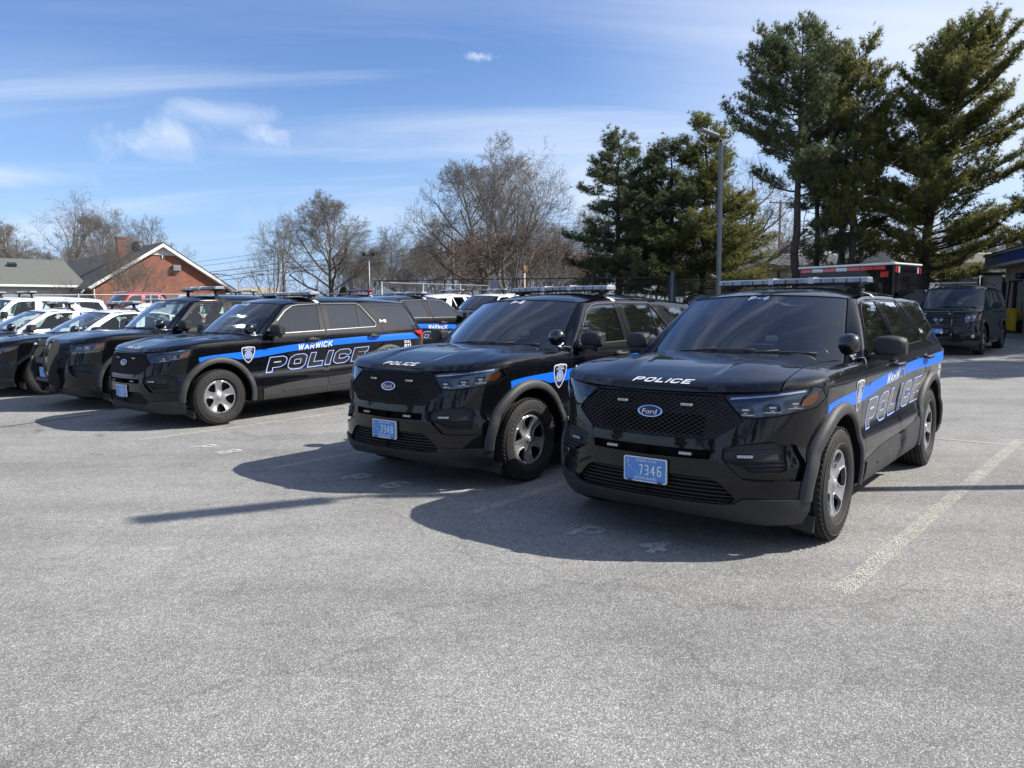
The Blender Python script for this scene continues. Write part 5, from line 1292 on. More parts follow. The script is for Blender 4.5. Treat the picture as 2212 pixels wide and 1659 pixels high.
mb = MB(); ov = .80; sl_ = (za-ze)/(bl/2); e0 = ze-ov*sl_
for sx in (1, -1):
    xm = bl/2; xe_ = -ov if sx > 0 else bl+ov
    P = [(xm, -.35, za+.12), (xe_, -.35, e0+.12), (xe_, D, e0+.12), (xm, D, za+.12)]; Pb = [(a, b, c-.12) for a, b, c in P]
    mb.add(P+Pb, [(0, 1, 2, 3), (4, 5, 6, 7), (0, 1, 5, 4), (1, 2, 6, 5)])
rf = mb.build('roof', M_shing, bld)
for sx in (1, -1):
    mb = MB(); xm = bl/2; xe_ = -ov if sx > 0 else bl+ov; n_ = 2
    P = [(xm, -.37, za+.02), (xe_, -.37, e0+.02), (xe_, -.37, e0-.20), (xm, -.37, za-.22)]; Pb = [(a, -.30, c) for a, b, c in P]; mb.add(P+Pb, [(0, 1, 2, 3), (3, 2, 6, 7), (1, 2, 6, 5), (4, 5, 6, 7)])
    P = [(xm, -.30, za-.20), (xe_*.97+xm*.03, -.30, e0-.16), (xe_*.97+xm*.03, .01, e0-.16), (xm, .01, za-.20)]; mb.add(P, [(0, 1, 2, 3)]); mb.build('gable_trim', M_whtp, bld)
    mb = MB(); mb.box((xe_+(.22 if sx > 0 else -.22), -.18, e0-.18), (.5, .42, .30)); mb.build('eave_return', M_whtp, bld)
mb = MB(); w_ = 1.05; mb.add([(bl/2-w_, -.03, za-.12-w_*sl_), (bl/2+w_, -.03, za-.12-w_*sl_), (bl/2, -.03, za-.12)], [(0, 1, 2)])
for k in range(5): zz = za-.12-w_*sl_+.09*k; hw = (za-.12-zz)/sl_*.9; mb.box((bl/2, -.05, zz+.03), (hw*2, .04, .025))
mb.box((bl/2, -.07, za-.62), (.07, .04, .75)); mb.build('gable_vent', M_whtp, bld)
mb = MB(); mb.box((bl*.60, -.16, ze+1.15), (.55, .30, .42), bev=.03); mb.build('flood_light', M_galv, bld)
for x_ in (bl*.44, bl*.64):
    mb = MB(); mb.box((x_, -.03, .72+ze*.45), (.55, .05, .38)); fr_ = mb.build('window', M_whtp, bld); mb = MB()
    for k in range(4): mb.box((x_, -.06, .60+ze*.45+k*.08), (.46, .03, .03))
    mb.build('louver', M_galv, fr_)
mb = MB(); mb.box((bl*.885-.0, -.02, ze*.35+.6), (.62, .04, 1.0)); f_ = mb.build('window', M_blkv, bld); mb = MB(); mb.box((bl*.885, -.05, ze*.35+1.18), (.95, .10, .14)); mb.build('lintel', M_beigew, f_)
for sx in (-1, 1): mb = MB(); mb.box((bl*.885+sx*.50, -.05, ze*.35+.6), (.34, .06, 1.05)); mb.build('shutter', M_whtp, bld)
mb = MB(); mb.box((bl*.5-1.2, 5.0, za-.25), (.58, .58, 1.9)); mb.box((bl*.5-1.2, 5.0, za+.72), (.68, .68, .12)); mb.build('chimney', M_brick, rf)
mb = MB(); mb.lathe([(0, .45), (.35, .42), (.48, .15), (.45, -.3)], 16, 'z', (bl*.5-.5, 3.4, za-.05)); mb.build('roof_vent', M_dgalv, rf)
mb = MB(); mb.tube([(bl*.5-.9, 6.2, za-.3), (bl*.5-.9, 6.2, za+.5)], .05, 6); mb.build('vent_pipe', M_whtp, rf)
mb = MB(); mb.tube([(-.05, -.05, -1), (-.05, -.05, ze-.3)], .05, 6); mb.build('downspout', M_whtp, bld)
# lower garage wing to the left of it
wing = thing('garage_wing', 'low white sided garage wing with grey green roof left of the brick gable', 'garage', (bo[0], bo[1], bz), bang)
mb = MB(); Lw = 22.0; ew = 2.98
for k in range(20): z_ = -1+k*.2; mb.add([(-Lw, 3.0-.02, z_), (0, 3.0-.02, z_), (0, 3.0+.0, z_+.2), (-Lw, 3.0, z_+.2)], [(0, 1, 2, 3)])
mb.build('wall', M_side, wing)
mb = MB(); P = [(-Lw, 2.4, ew-.1), (.2, 2.4, ew-.1), (.2, 8.6, ew+1.95), (-Lw, 8.6, ew+1.95)]; P2 = [(-Lw, 14.8, ew-.1), (.2, 14.8, ew-.1)]; mb.add(P+P2, [(0, 1, 2, 3), (3, 2, 5, 4)]); wr2 = mb.build('roof', M_shing2, wing)
mb = MB(); mb.box((-Lw/2+.1, 2.36, ew-.16), (Lw, .12, .14)); mb.build('gutter', M_whtp, wing)
for x_ in (-8.5, -3.4, -13.5): mb = MB(); mb.box((x_, 6.6, ew+1.42), (.5, .5, .18), rx=.3); mb.build('roof_vent', M_dgalv, wr2)
mb = MB(); mb.tube([(-8.3, 2.4, ew-.2), (-8.3, 2.85, ew-.6), (-8.3, 2.9, -1)], .06, 6); mb.build('downspout', M_whtp, wing)
for x0 in (-12.6, -7.6): mb = MB(); mb.box((x0, 2.93, 1.15), (4.0, .06, 2.3)); [mb.box((x0, 2.90, .5+.55*k), (4.0, .05, .03)) for k in range(4)]; mb.build('garage_door', M_whtp, wing)
# right hand building with the blue band
rb = thing('shop_building', 'beige building with dark blue fascia band at the right edge', 'building', (21.1, 34.0, .5), 0)
A0 = np.array([0., 0.]); ud = np.array([-.345, -.94]); ud /= np.linalg.norm(ud); L_ = 11.0; rn = np.array([-ud[1], ud[0]])   # rn points into the building (right)
if rn[0] < 0: rn = -rn
def rbox(mb, s0, s1, n0, n1, z0, z1):
    P = [A0+ud*s0+rn*n0, A0+ud*s1+rn*n0, A0+ud*s1+rn*n1, A0+ud*s0+rn*n1]; mb.add([(p[0], p[1], z) for z in (z0, z1) for p in P], [(0, 1, 5, 4), (1, 2, 6, 5), (2, 3, 7, 6), (3, 0, 4, 7), (4, 5, 6, 7), (3, 2, 1, 0)])
mb = MB(); rbox(mb, .3, L_, .9, 9, -1, 2.75); mb.build('wall', M_beigew, rb)
mb = MB(); rbox(mb, 0, L_, .15, 9.3, 2.83, 3.24); mb.build('fascia_band', M_band, rb)
mb = MB(); rbox(mb, -.02, L_, .10, 9.3, 2.72, 2.83); rbox(mb, -.02, L_, .08, 9.3, 3.24, 3.32); mb.build('cornice', M_beigew, rb)
mb = MB(); P = [A0+ud*-.1+rn*.0, A0+ud*L_+rn*.0, A0+ud*L_+rn*4.5, A0+ud*1.5+rn*4.5]; mb.add([(*P[0], 3.33), (*P[1], 3.33), (*P[2], 4.3), (*P[3], 4.3), (*(P[0]+rn*9.3), 3.33)], [(0, 1, 2, 3), (0, 3, 4)]); mb.build('roof', M_brownr, rb)
mb = MB(); p = A0+ud*3.2+rn*.75; mb.box((p[0], p[1], 2.3), (.28, .28, .25), bev=.05); mb.build('wall_lamp', M_dgalv, rb)
for i, (u, d, w_) in enumerate(((3734, 37, .62), (3812, 36.5, .75), (3908, 36, .7))):
    p = wp(u, 1083, d); t = thing('fuel_pump', ('grey fuel pump cabinet with red label, leftmost of the three', 'grey fuel pump cabinet in the middle of the three', 'grey fuel pump cabinet nearest the blue band building')[i], 'fuel pump', (p[0], p[1], .55), R(-5), 'grey fuel pump cabinets by the building')
    mb = MB(); mb.box((0, 0, 1.25), (w_, .5, 2.5), bev=.03); mb.build('cabinet', mat('pump grey', (.42, .43, .44), .5, var=.1), t); mb = MB(); mb.box((.1*w_, 0, 2.58), (w_*1.25, .65, .14), bev=.02); mb.box((w_*.62, 0, 1.2), (.18, .5, 2.4)); mb.build('frame', M_dgalv, t)
    mb = MB(); mb.box((0, -.26, 1.55), (w_*.5, .02, .12)); mb.build('label_panel', M_redl if i == 0 else M_dgalv, t)
p = wp(3680, 1045, 48); t = thing('canopy', 'long beige canopy edge behind the pines near the blue band building', 'canopy', (p[0], p[1], .6), R(8))
mb = MB(); mb.box((0, 0, 3.9), (9.5, 5, .6), bev=.03); mb.build('canopy_roof', mat('cream fascia', (.58, .54, .44), .7, var=.06), t)
for x_ in (-3, 3): mb = MB(); mb.tube([(x_, 0, 0), (x_, 0, 3.6)], .12, 8); mb.build('column', M_conc, t)
p = wp(3125, 1040, 70); t = thing('canopy', 'pale grey filling station canopy behind the tall pines', 'canopy', (p[0], p[1], .6), R(4))
mb = MB(); mb.box((0, 0, 5.2), (8.5, 7, .95), bev=.04); mb.build('canopy_roof', mat('canopy grey', (.68, .68, .66), .6, var=.05), t); mb = MB(); mb.box((0, 0, 4.6), (6.5, 5, .3)); mb.build('soffit', M_beigew, t)
for x_ in (-2.5, 2.5): mb = MB(); mb.tube([(x_, 0, 0), (x_, 0, 4.5)], .15, 8); mb.build('column', M_conc, t)
def house(name, lab, u, v, d, w_, h, dep, colm, roofm, rz=0, wins=2):
    p = wp(u, v, d); t = thing(name, lab, 'house', (p[0], p[1], .6), R(rz)); mb = MB(); mb.box((0, 0, h/2-.5), (w_, dep, h+1)); mb.build('wall', colm, t)
    mb = MB(); rh = dep*.28; V = [(-w_/2-.3, -dep/2-.3, h), (w_/2+.3, -dep/2-.3, h), (w_/2+.3, 0, h+rh), (-w_/2-.3, 0, h+rh), (-w_/2-.3, dep/2+.3, h), (w_/2+.3, dep/2+.3, h)]; mb.add(V, [(0, 1, 2, 3), (3, 2, 5, 4), (0, 3, 4), (1, 5, 2)]); mb.build('roof', roofm, t)
    for k in range(wins): mb = MB(); x_ = -w_/2+w_*(k+.5)/wins; mb.box((x_, -dep/2-.02, h*.62), (.75, .06, 1.3)); f = mb.build('window', M_whtp, t); mb = MB(); mb.box((x_, -dep/2-.06, h*.62), (.55, .04, 1.1)); mb.build('pane', M_blkv, f)
M_green = mat('green siding', (.30, .36, .22), .7, var=.08)
house('house', 'pale green sided house with white windows left of the pale canopy', 2985, 1060, 78, 4.4, 4.8, 6, M_green, M_shing, 3, 3)
house('house', 'low grey roofed house behind the pines, left of the green house', 2880, 1100, 95, 9, 3.6, 7, M_beigew, M_shing, 0, 3)
house('house', 'small cream house with pale roof right of the brick gable', 990, 1150, 75, 4.5, 2.0, 5, mat('cream siding', (.45, .40, .30), .8), mat('tan shingle', (.34, .30, .22), .9, var=.2), 12, 1)
house('house', 'small cream cottage roof seen above the P-10 light bar', 1190, 1160, 90, 3.5, 1.8, 4, mat('cream siding', (.45, .40, .30), .8), mat('tan shingle', (.34, .30, .22), .9), 10, 1)
p = wp(1512, 1140, 50); t = thing('sign_board', 'dark red sign with small white peaked top beyond the tall fence', 'sign', (p[0], p[1], .6), 0)
mb = MB(); mb.box((0, 0, 1.0), (1.7, .25, 2.2)); mb.build('board', mat('sign maroon', (.12, .03, .03), .6), t); mb = MB(); mb.add([(-.95, -.2, 2.1), (.95, -.2, 2.1), (.45, -.2, 2.32), (0, -.2, 2.55), (-.45, -.2, 2.32), (-.95, .2, 2.1), (.95, .2, 2.1), (0, .2, 2.55)], [(0, 1, 2, 3, 4), (5, 7, 6), (0, 3, 7, 5), (1, 6, 7, 3)]); mb.build('pediment', M_whtp, t)
mb = MB(); mb.box((0, -.14, 1.85), (1.5, .02, .28)); mb.build('name_panel', M_whtp, t)

# ------------------------------------------------------------------ fences
def fence(lab, a, b, h, gap, dark=False, topp=0.0, mesh=.13, base=None):
    a, b = np.array(a, float), np.array(b, float); L = np.linalg.norm(b-a); d = (b-a)/L; z0 = gzs(*a); t = thing('chain_link_fence', lab, 'fence', (a[0], a[1], z0), math.atan2(d[1], d[0]))
    m = M_dgalv if dark else M_galv
    def zt(s): return gzs(*(a+d*s))-z0
    n = int(L/gap)
    for k in range(n+1): s_ = L*k/n; mb = MB(); mb.tube([(s_, 0, zt(s_)-.2), (s_, 0, zt(s_)+h+.06)], .038 if k % 4 else .05, 8); mb.build('post', m, t)
    mb = MB(); ss = np.linspace(0, L, 12); mb.tube([(s_, 0, zt(s_)+h) for s_ in ss], .024, 6); mb.build('rail', m, t)
    mb = MB(); V = []; F = []
    for fam in (1, -1):
        for s_ in np.arange(-h, L, mesh):
            x0, x1 = (s_, s_+h); lo, hi = max(x0, 0), min(x1, L)
            if hi-lo < .05: continue
            z_0, z_1 = ((lo-x0), (hi-x0)) if fam > 0 else (h-(lo-x0), h-(hi-x0)); o = len(V); w_ = .0032
            V += [(lo, .0, zt(lo)+z_0-w_), (lo, .0, zt(lo)+z_0+w_), (hi, .0, zt(hi)+z_1+w_), (hi, .0, zt(hi)+z_1-w_)]; F.append((o, o+1, o+2, o+3))
    mb.add(V, F); mb.build('wire_mesh', m, t); return t
fence('low galvanised chain link fence in front of the brick building', (-24.5, 20.5), (-14.2, 35.8), 1.83, 3.0)
fence('low galvanised chain link fence behind the second row of vehicles', (-14.1, 36.0), (-6.6, 36.3), 1.83, 3.0)
fence('tall dark chain link fence running across behind the P-6 and P-4 SUVs', (-6.5, 36.1), (7.0, 33.4), 2.42, 3.05, dark=True)
fence('tall dark chain link fence right of its thick blue grey post, behind the ambulance', (7.2, 33.2), (22.0, 35.5), 2.30, 3.05, dark=True)
fence('second tall chain link fence behind the first, by the maroon pickup', (-6.5, 37.8), (-1.0, 44.0), 2.4, 2.4)
t = thing('fence_post', 'thick blue grey steel post of the tall fence, left of the lamp post', 'post', (7.08, 33.2, .5), 0); mb = MB(); mb.tube([(0, 0, 0), (0, 0, 2.62)], .075, 10); mb.ball((0, 0, 2.64), .08, 10); mb.build('post', M_lamp, t)

# ------------------------------------------------------------------ lamp posts, poles and wires
def lamp_post(lab, x, y, h, arm, ang):
    z0 = gzs(x, y); t = thing('lamp_post', lab, 'lamp post', (x, y, z0), R(ang)); mb = MB(); mb.box((0, 0, h/2), (.13, .13, h), bev=.012); mb.build('pole', M_lamp, t)
    mb = MB(); mb.lathe([(0, .62), (.27, .62), (.30, .58), (.30, -.2)], 24, 'z'); mb.build('footing', M_conc, t)
    mb = MB(); mb.tube([(0, 0, h), (0, 0, h+.12), (arm*.25, 0, h+.20)], .035, 8); mb.build('bracket', M_dgalv, t)
    mb = MB(); mb.box((arm*.62, 0, h+.33), (arm*.95, .25, .10), ry=-.28, bev=.03); mb.build('lamp_head', M_galv, t); return t
lamp_post('square blue grey lamp post with slanted head between the pines', 7.55, 27.5, 7.05, .75, 195)
t = lamp_post('square lamp post just outside the right edge whose shadow crosses the asphalt', 7.95, 6.42, 7.9, 1.25, 211)
p = wp(1452, 1010, 48); t = thing('floodlight_pole', 'slim grey pole with twin floodlights behind the P-10 roof', 'light pole', (p[0], p[1], .55), 0)
mb = MB(); mb.tube([(0, 0, -.1), (0, 0, p[2]-.55)], .045, 8); mb.build('pole', M_galv, t)
for sd in (1, -1): mb = MB(); mb.box((sd*.28, 0, p[2]-.40), (.26, .16, .20), ry=.4*sd, bev=.03); mb.build('floodlight', M_dgalv, t)
def upole(lab, u, vtop, d, cross=True, extra=0, stub=False):
    p = wp(u, vtop, d); z0 = .55; t = thing('utility_pole', lab, 'utility pole', (p[0], p[1], z0), R(random.uniform(-20, 20))); h = p[2]-z0
    mb = MB(); mb.tube([(0, 0, -.2), (0, 0, h*.5), (0, 0, h)], [.17, .15, .11], 8); mb.build('pole', M_wood, t)
    if cross:
        mb = MB(); mb.box((0, -.12, h-.25), (2.4, .10, .12)); ca = mb.build('crossarm', M_wood, t)
        for x_ in (-1.1, -.5, .5, 1.1): mb = MB(); mb.lathe([(.03, 0), (.05, .03), (.03, .08), (.05, .11), (0, .16)], 8, 'z', (x_, -.12, h-.19)); mb.build('insulator', M_galv, ca)
        mb = MB(); mb.tube([(-.8, -.12, h-.3), (0, -.1, h-1.0)], .02, 4); mb.tube([(.8, -.12, h-.3), (0, -.1, h-1.0)], .02, 4); mb.build('brace', M_galv, t)
    return p
upole('wooden utility pole with crossarm between the lamp post and the tall pines', 3074, 788, 72); upole('wooden utility pole beside the huge bare tree', 1781, 905, 75, cross=False)
upole('wooden utility pole left of the round bare tree', 1114, 985, 72, cross=False); upole('thin wooden pole behind the brown leaved tree', 1963, 1075, 55, cross=False)
def wires(lab, pts, dz=(0,), r=.018):
    t = thing('overhead_wire', lab, 'cable', (0, 0, 0)); 
    for q in dz:
        P = []
        for (u0, v0, d0), (u1, v1, d1) in zip(pts, pts[1:]):
            A, B = wp(u0, v0, d0), wp(u1, v1, d1)
            for s_ in np.linspace(0, 1, 14)[:-1]: c = A+(B-A)*s_; c[2] += q-1.2*4*s_*(1-s_)*np.linalg.norm(B-A)/60; P.append(c)
        P.append(B+[0, 0, q]); mb = MB(); mb.tube(P, r, 3); mb.build('wire', M_dgalv, t)
wires('pair of high power lines sloping left from the round bare tree', [(-200, 1075, 80), (1114, 985, 72), (1781, 880, 75), (2600, 850, 80)], (0, -.45), .016)
wires('thick telephone cables crossing below the power lines', [(-200, 1110, 80), (1114, 1035, 72), (1781, 950, 75), (2600, 925, 80)], (0, -.5, -.9), .030)
wires('power lines running right from the crossarm pole', [(2400, 880, 85), (3074, 800, 72), (3900, 760, 60)], (0, -1.6), .018)
def cobra(lab, u, v, d, both=True):
    p = wp(u, v, d); z0 = .55; h = p[2]-z0; t = thing('street_light', lab, 'street light', (p[0], p[1], z0), R(10)); mb = MB(); mb.tube([(0, 0, -.1), (0, 0, h-.6)], [.09, .06], 8); mb.build('pole', M_galv, t)
    for sd in ((1, -1) if both else (-1,)):
        mb = MB(); mb.tube([(0, 0, h-.7), (sd*.4, 0, h-.15), (sd*1.0, 0, h+.05), (sd*1.7, 0, h+.12)], .035, 6); mb.build('arm', M_galv, t); mb = MB(); mb.box((sd*2.0, 0, h+.13), (.62, .22, .12), bev=.04); mb.build('lamp_head', M_galv, t)
cobra('silver street light with two curved arms right of the brick gable', 940, 1085, 70); cobra('small silver street light lower beside the cream house', 1000, 1143, 85, False)
p = wp(2065, 1115, 40); t = thing('road_sign', 'small blank grey sign seen through the tall fence', 'sign', (p[0]-1.6, p[1], .6), 0); mb = MB(); mb.tube([(0, 0, 0), (0, 0, 2.6)], .03, 6); mb.build('post', M_galv, t); mb = MB(); mb.box((0, -.04, 2.3), (.45, .02, .5)); mb.build('panel', mat('grey blue panel', (.22, .25, .32), .5), t)
t = thing('marker_post', 'short orange and white pole behind the tall fence', 'post', (p[0], p[1], .6), 0); mb = MB(); mb.tube([(0, 0, 0), (0, 0, 2.9)], .05, 8); mb.build('pole', mat('cream paint', (.5, .42, .30), .6), t); mb = MB(); mb.tube([(0, 0, 2.9), (0, 0, 3.3)], .05, 8); mb.build('cap', mat('orange paint', (.5, .15, .03), .6), t)

# ------------------------------------------------------------------ trees
M_bark = mat('grey bark', (.135, .115, .095), .95, var=.35, vscale=6); M_bark2 = mat('pale bark', (.20, .175, .145), .95, var=.3, vscale=6); M_twig = mat('twig', (.165, .145, .125), .95, var=.3, vscale=1.5)
M_pbark = mat('dark pine bark', (.055, .045, .038), .95, var=.4, vscale=5, bump=.6, bscale=18)
def leafmat(name, c1, c2):
    m = bpy.data.materials.new(name); t, b = nodes(m); L = t.links.new; co = t.nodes.new('ShaderNodeTexCoord'); n = t.nodes.new('ShaderNodeTexNoise'); n.inputs['Scale'].default_value = 1.1; n.inputs['Detail'].default_value = 5; n.inputs['Roughness'].default_value = .7; L(co.outputs['Object'], n.inputs['Vector'])
    r = t.nodes.new('ShaderNodeValToRGB'); L(n.outputs[0], r.inputs[0]); r.color_ramp.elements[0].position = .35; r.color_ramp.elements[0].color = (*c1, 1); r.color_ramp.elements[1].position = .65; r.color_ramp.elements[1].color = (*c2, 1); L(r.outputs[0], b.inputs['Base Color'])
    b.inputs['Roughness'].default_value = .55; b.inputs['Specular IOR Level'].default_value = .35
    tr = t.nodes.new('ShaderNodeBsdfTranslucent'); L(r.outputs[0], tr.inputs[0]); mx = t.nodes.new('ShaderNodeMixShader'); mx.inputs[0].default_value = .42; L(b.outputs[0], mx.inputs[1]); L(tr.outputs[0], mx.inputs[2]); L(mx.outputs[0], t.nodes['Material Output'].inputs[0]); return m
M_need = leafmat('pine needles', (.075, .104, .045), (.165, .190, .085)); M_need2 = leafmat('olive pine needles', (.105, .120, .030), (.230, .220, .065)); M_oakl = leafmat('dry brown leaves', (.13, .075, .045), (.24, .14, .08)); M_yew = leafmat('dark evergreen', (.02, .04, .015), (.05, .08, .025))
def segs_mesh(P0, P1, R0, R1, n):
    P0, P1 = np.array(P0), np.array(P1); R0, R1 = np.array(R0), np.array(R1); d = P1-P0; d /= np.linalg.norm(d, axis=1)[:, None]+1e-9
    ref = np.where(np.abs(d[:, 2:3]) < .9, np.array([[0, 0, 1.]]), np.array([[1., 0, 0]])); u = np.cross(ref, d); u /= np.linalg.norm(u, axis=1)[:, None]+1e-9; v = np.cross(d, u)
    A = np.arange(n)*2*math.pi/n; ca, sa = np.cos(A)[None, :, None], np.sin(A)[None, :, None]
    ring = lambda P, Rr: P[:, None]+Rr[:, None, None]*(ca*u[:, None]+sa*v[:, None])
    V = np.concatenate([ring(P0, R0), ring(P1, R1)], 1).reshape(-1, 3); m = len(P0); j = np.arange(n); F = np.stack([j, (j+1) % n, n+(j+1) % n, n+j], -1)
    return V, (F[None]+(np.arange(m)*2*n)[:, None, None]).reshape(-1, 4)
def np_mesh(name, parts, m, smooth=True):
    V = np.concatenate([p[0] for p in parts]); o = 0; Fs = []
    for v, f in parts: Fs.append(f+o); o += len(v)
    me = bpy.data.meshes.new(name); k = Fs[0].shape[1]; F = np.concatenate(Fs)
    me.vertices.add(len(V)); me.vertices.foreach_set('co', V.astype(np.float32).ravel()); me.loops.add(F.size); me.loops.foreach_set('vertex_index', F.astype(np.int32).ravel())
    me.polygons.add(len(F)); me.polygons.foreach_set('loop_start', (np.arange(len(F))*k).astype(np.int32)); me.polygons.foreach_set('use_smooth', np.full(len(F), smooth)); me.update(calc_edges=True); me.materials.append(m); return me
def bare_tree(seed, H, spread, r0, forks, fork_z=.25, up=.5, kids=(5, 5, 5, 4), droop=0.0, trunkm=None, twigr=.010, lean=0, leaders=0):
    g = np.random.default_rng(seed); S0 = {0: ([], [], [], []), 1: ([], [], [], [])}; tips = []
    def branch(p, d, L, r, lev):
        ns = (7, 6, 5, 4, 3, 2)[lev] if lev < 6 else 2; pts = [p]; dirs = [d]; w_ = (.10, .17, .22, .26, .30, .3)[lev]
        for k in range(ns):
            d = d+g.normal(0, w_, 3)+np.array([0, 0, (.10 if lev < 2 else .05)*up*2-droop*(.10 if lev >= 2 else 0)]); d /= np.linalg.norm(d); p = p+d*L/ns; pts.append(p); dirs.append(d)
        r1 = r*(.45 if lev else .55)
        for k in range(ns):
            a, b = r+(r1-r)*k/ns, r+(r1-r)*(k+1)/ns; q = S0[0 if lev < 2 else 1]; q[0].append(pts[k]); q[1].append(pts[k+1]); q[2].append(a); q[3].append(b)
        if lev >= len(kids): tips.append(pts[-1]); return
        for c in range(kids[lev]):
            f = (.30+.70*(c+g.uniform(.2, .9))/kids[lev]) if lev else .35+.65*(c+g.uniform(.1, .9))/kids[lev]; f = min(f, .99); i = min(int(f*ns), ns-1); q_ = pts[i]+(pts[i+1]-pts[i])*(f*ns-i); dd = dirs[i+1]
            a = g.normal(0, 1, 3); a -= dd*np.dot(a, dd); a /= np.linalg.norm(a); th = g.uniform(.45, .95); nd = dd*math.cos(th)+a*math.sin(th); nd[2] += .12*up; nd /= np.linalg.norm(nd)
            branch(q_, nd, L*g.uniform(.45, .70)*(1.15-.45*f), max((r+(r1-r)*f)*g.uniform(.34, .52), twigr), lev+1)
    # trunk, then main limbs
    tp = np.array([0, 0, -.2]); zt = H*fork_z; top = np.array([lean*zt, 0, zt]); q = S0[0]; mid = (tp+top)/2+g.normal(0, .05, 3); q[0].extend([tp, mid]); q[1].extend([mid, top]); q[2].extend([r0*1.15, r0]); q[3].extend([r0, r0*.85])
    if leaders:
        lns = []
        for q_ in range(leaders):
            a = 2*math.pi*q_/leaders+seed; p = top; d = np.array([math.cos(a)*(.22 if leaders > 1 else .02), math.sin(a)*.2*(leaders > 1), 1.0]); d /= np.linalg.norm(d); ll = [p]
            for j in range(9): d = d+g.normal(0, .06, 3)+np.array([0, 0, .04]); d /= np.linalg.norm(d); p = p+d*(H*.93-zt)*g.uniform(.9, 1.0)/9; ll.append(p)
            ra = r0*.85*(.8 if leaders > 1 else 1); rr = [ra*(1-.88*(j/9)**.8) for j in range(10)]
            for j in range(9): q[0].append(ll[j]); q[1].append(ll[j+1]); q[2].append(rr[j]); q[3].append(rr[j+1])
            lns.append((ll, rr))
        for k in range(forks*leaders):
            ll, rr = lns[k % leaders]; f = ((k//leaders)+g.uniform(0, .8))/forks; i = min(int(f*9), 8); st = ll[i]+(ll[i+1]-ll[i])*(f*9-i); a = k*2.4+g.uniform(-.4, .4); th = (1.15-.55*f)*spread; d = np.array([math.cos(a)*math.sin(th), math.sin(a)*math.sin(th), math.cos(th)])
            branch(st, d, H*(.52-.33*f)*g.uniform(.85, 1.1), max(rr[i]*g.uniform(.38, .55), .03), 0)
        forks = 0
    for k in range(forks):
        a = 2*math.pi*(k+g.uniform(-.25, .25))/forks; th = g.uniform(.12, .5) if k % 3 == 0 else g.uniform(.45, 1.0); th *= spread; d = np.array([math.cos(a)*math.sin(th), math.sin(a)*math.sin(th)*.9, math.cos(th)])
        st = tp+(top-tp)*g.uniform(.72, 1.0); branch(st, d/np.linalg.norm(d), (H-zt)*g.uniform(.72, .95)*(1 if th < .6 else .85), r0*g.uniform(.36, .56), 0)
    tr = np_mesh('trunk', [segs_mesh(*S0[0], 6)], trunkm or M_bark); cr = np_mesh('crown', [segs_mesh(*S0[1], 3)], M_twig); return tr, cr, np.array(tips)
def tree_obj(name, lab, group, x, y, z, rz, meshes, sc=1.0, sx=1.0):
    t = thing(name, lab, 'tree', (x, y, z), rz, group); t.scale = (sc*sx, sc*sx, sc)
    for n, me in meshes: link(bpy.data.objects.new(n, me), t)
    return t
def blades(C, D, n, L, wd, g):   # n thin triangles round every point C, leaning towards D
    m = len(C); d = D[:, None]*.8+g.normal(0, .62, (m, n, 3)); d /= np.linalg.norm(d, axis=-1)[..., None]; l = L*g.uniform(.7, 1.15, (m, n, 1)); s = np.cross(d, g.normal(0, 1, (m, n, 3))); s /= np.linalg.norm(s, axis=-1)[..., None]+1e-9
    P = np.repeat(C[:, None], n, 1); V = np.stack([P-s*wd*.5+d*l*.1, P+s*wd*.5+d*l*.1, P+d*l], 2).reshape(-1, 3); return V, np.arange(len(V)).reshape(-1, 3)
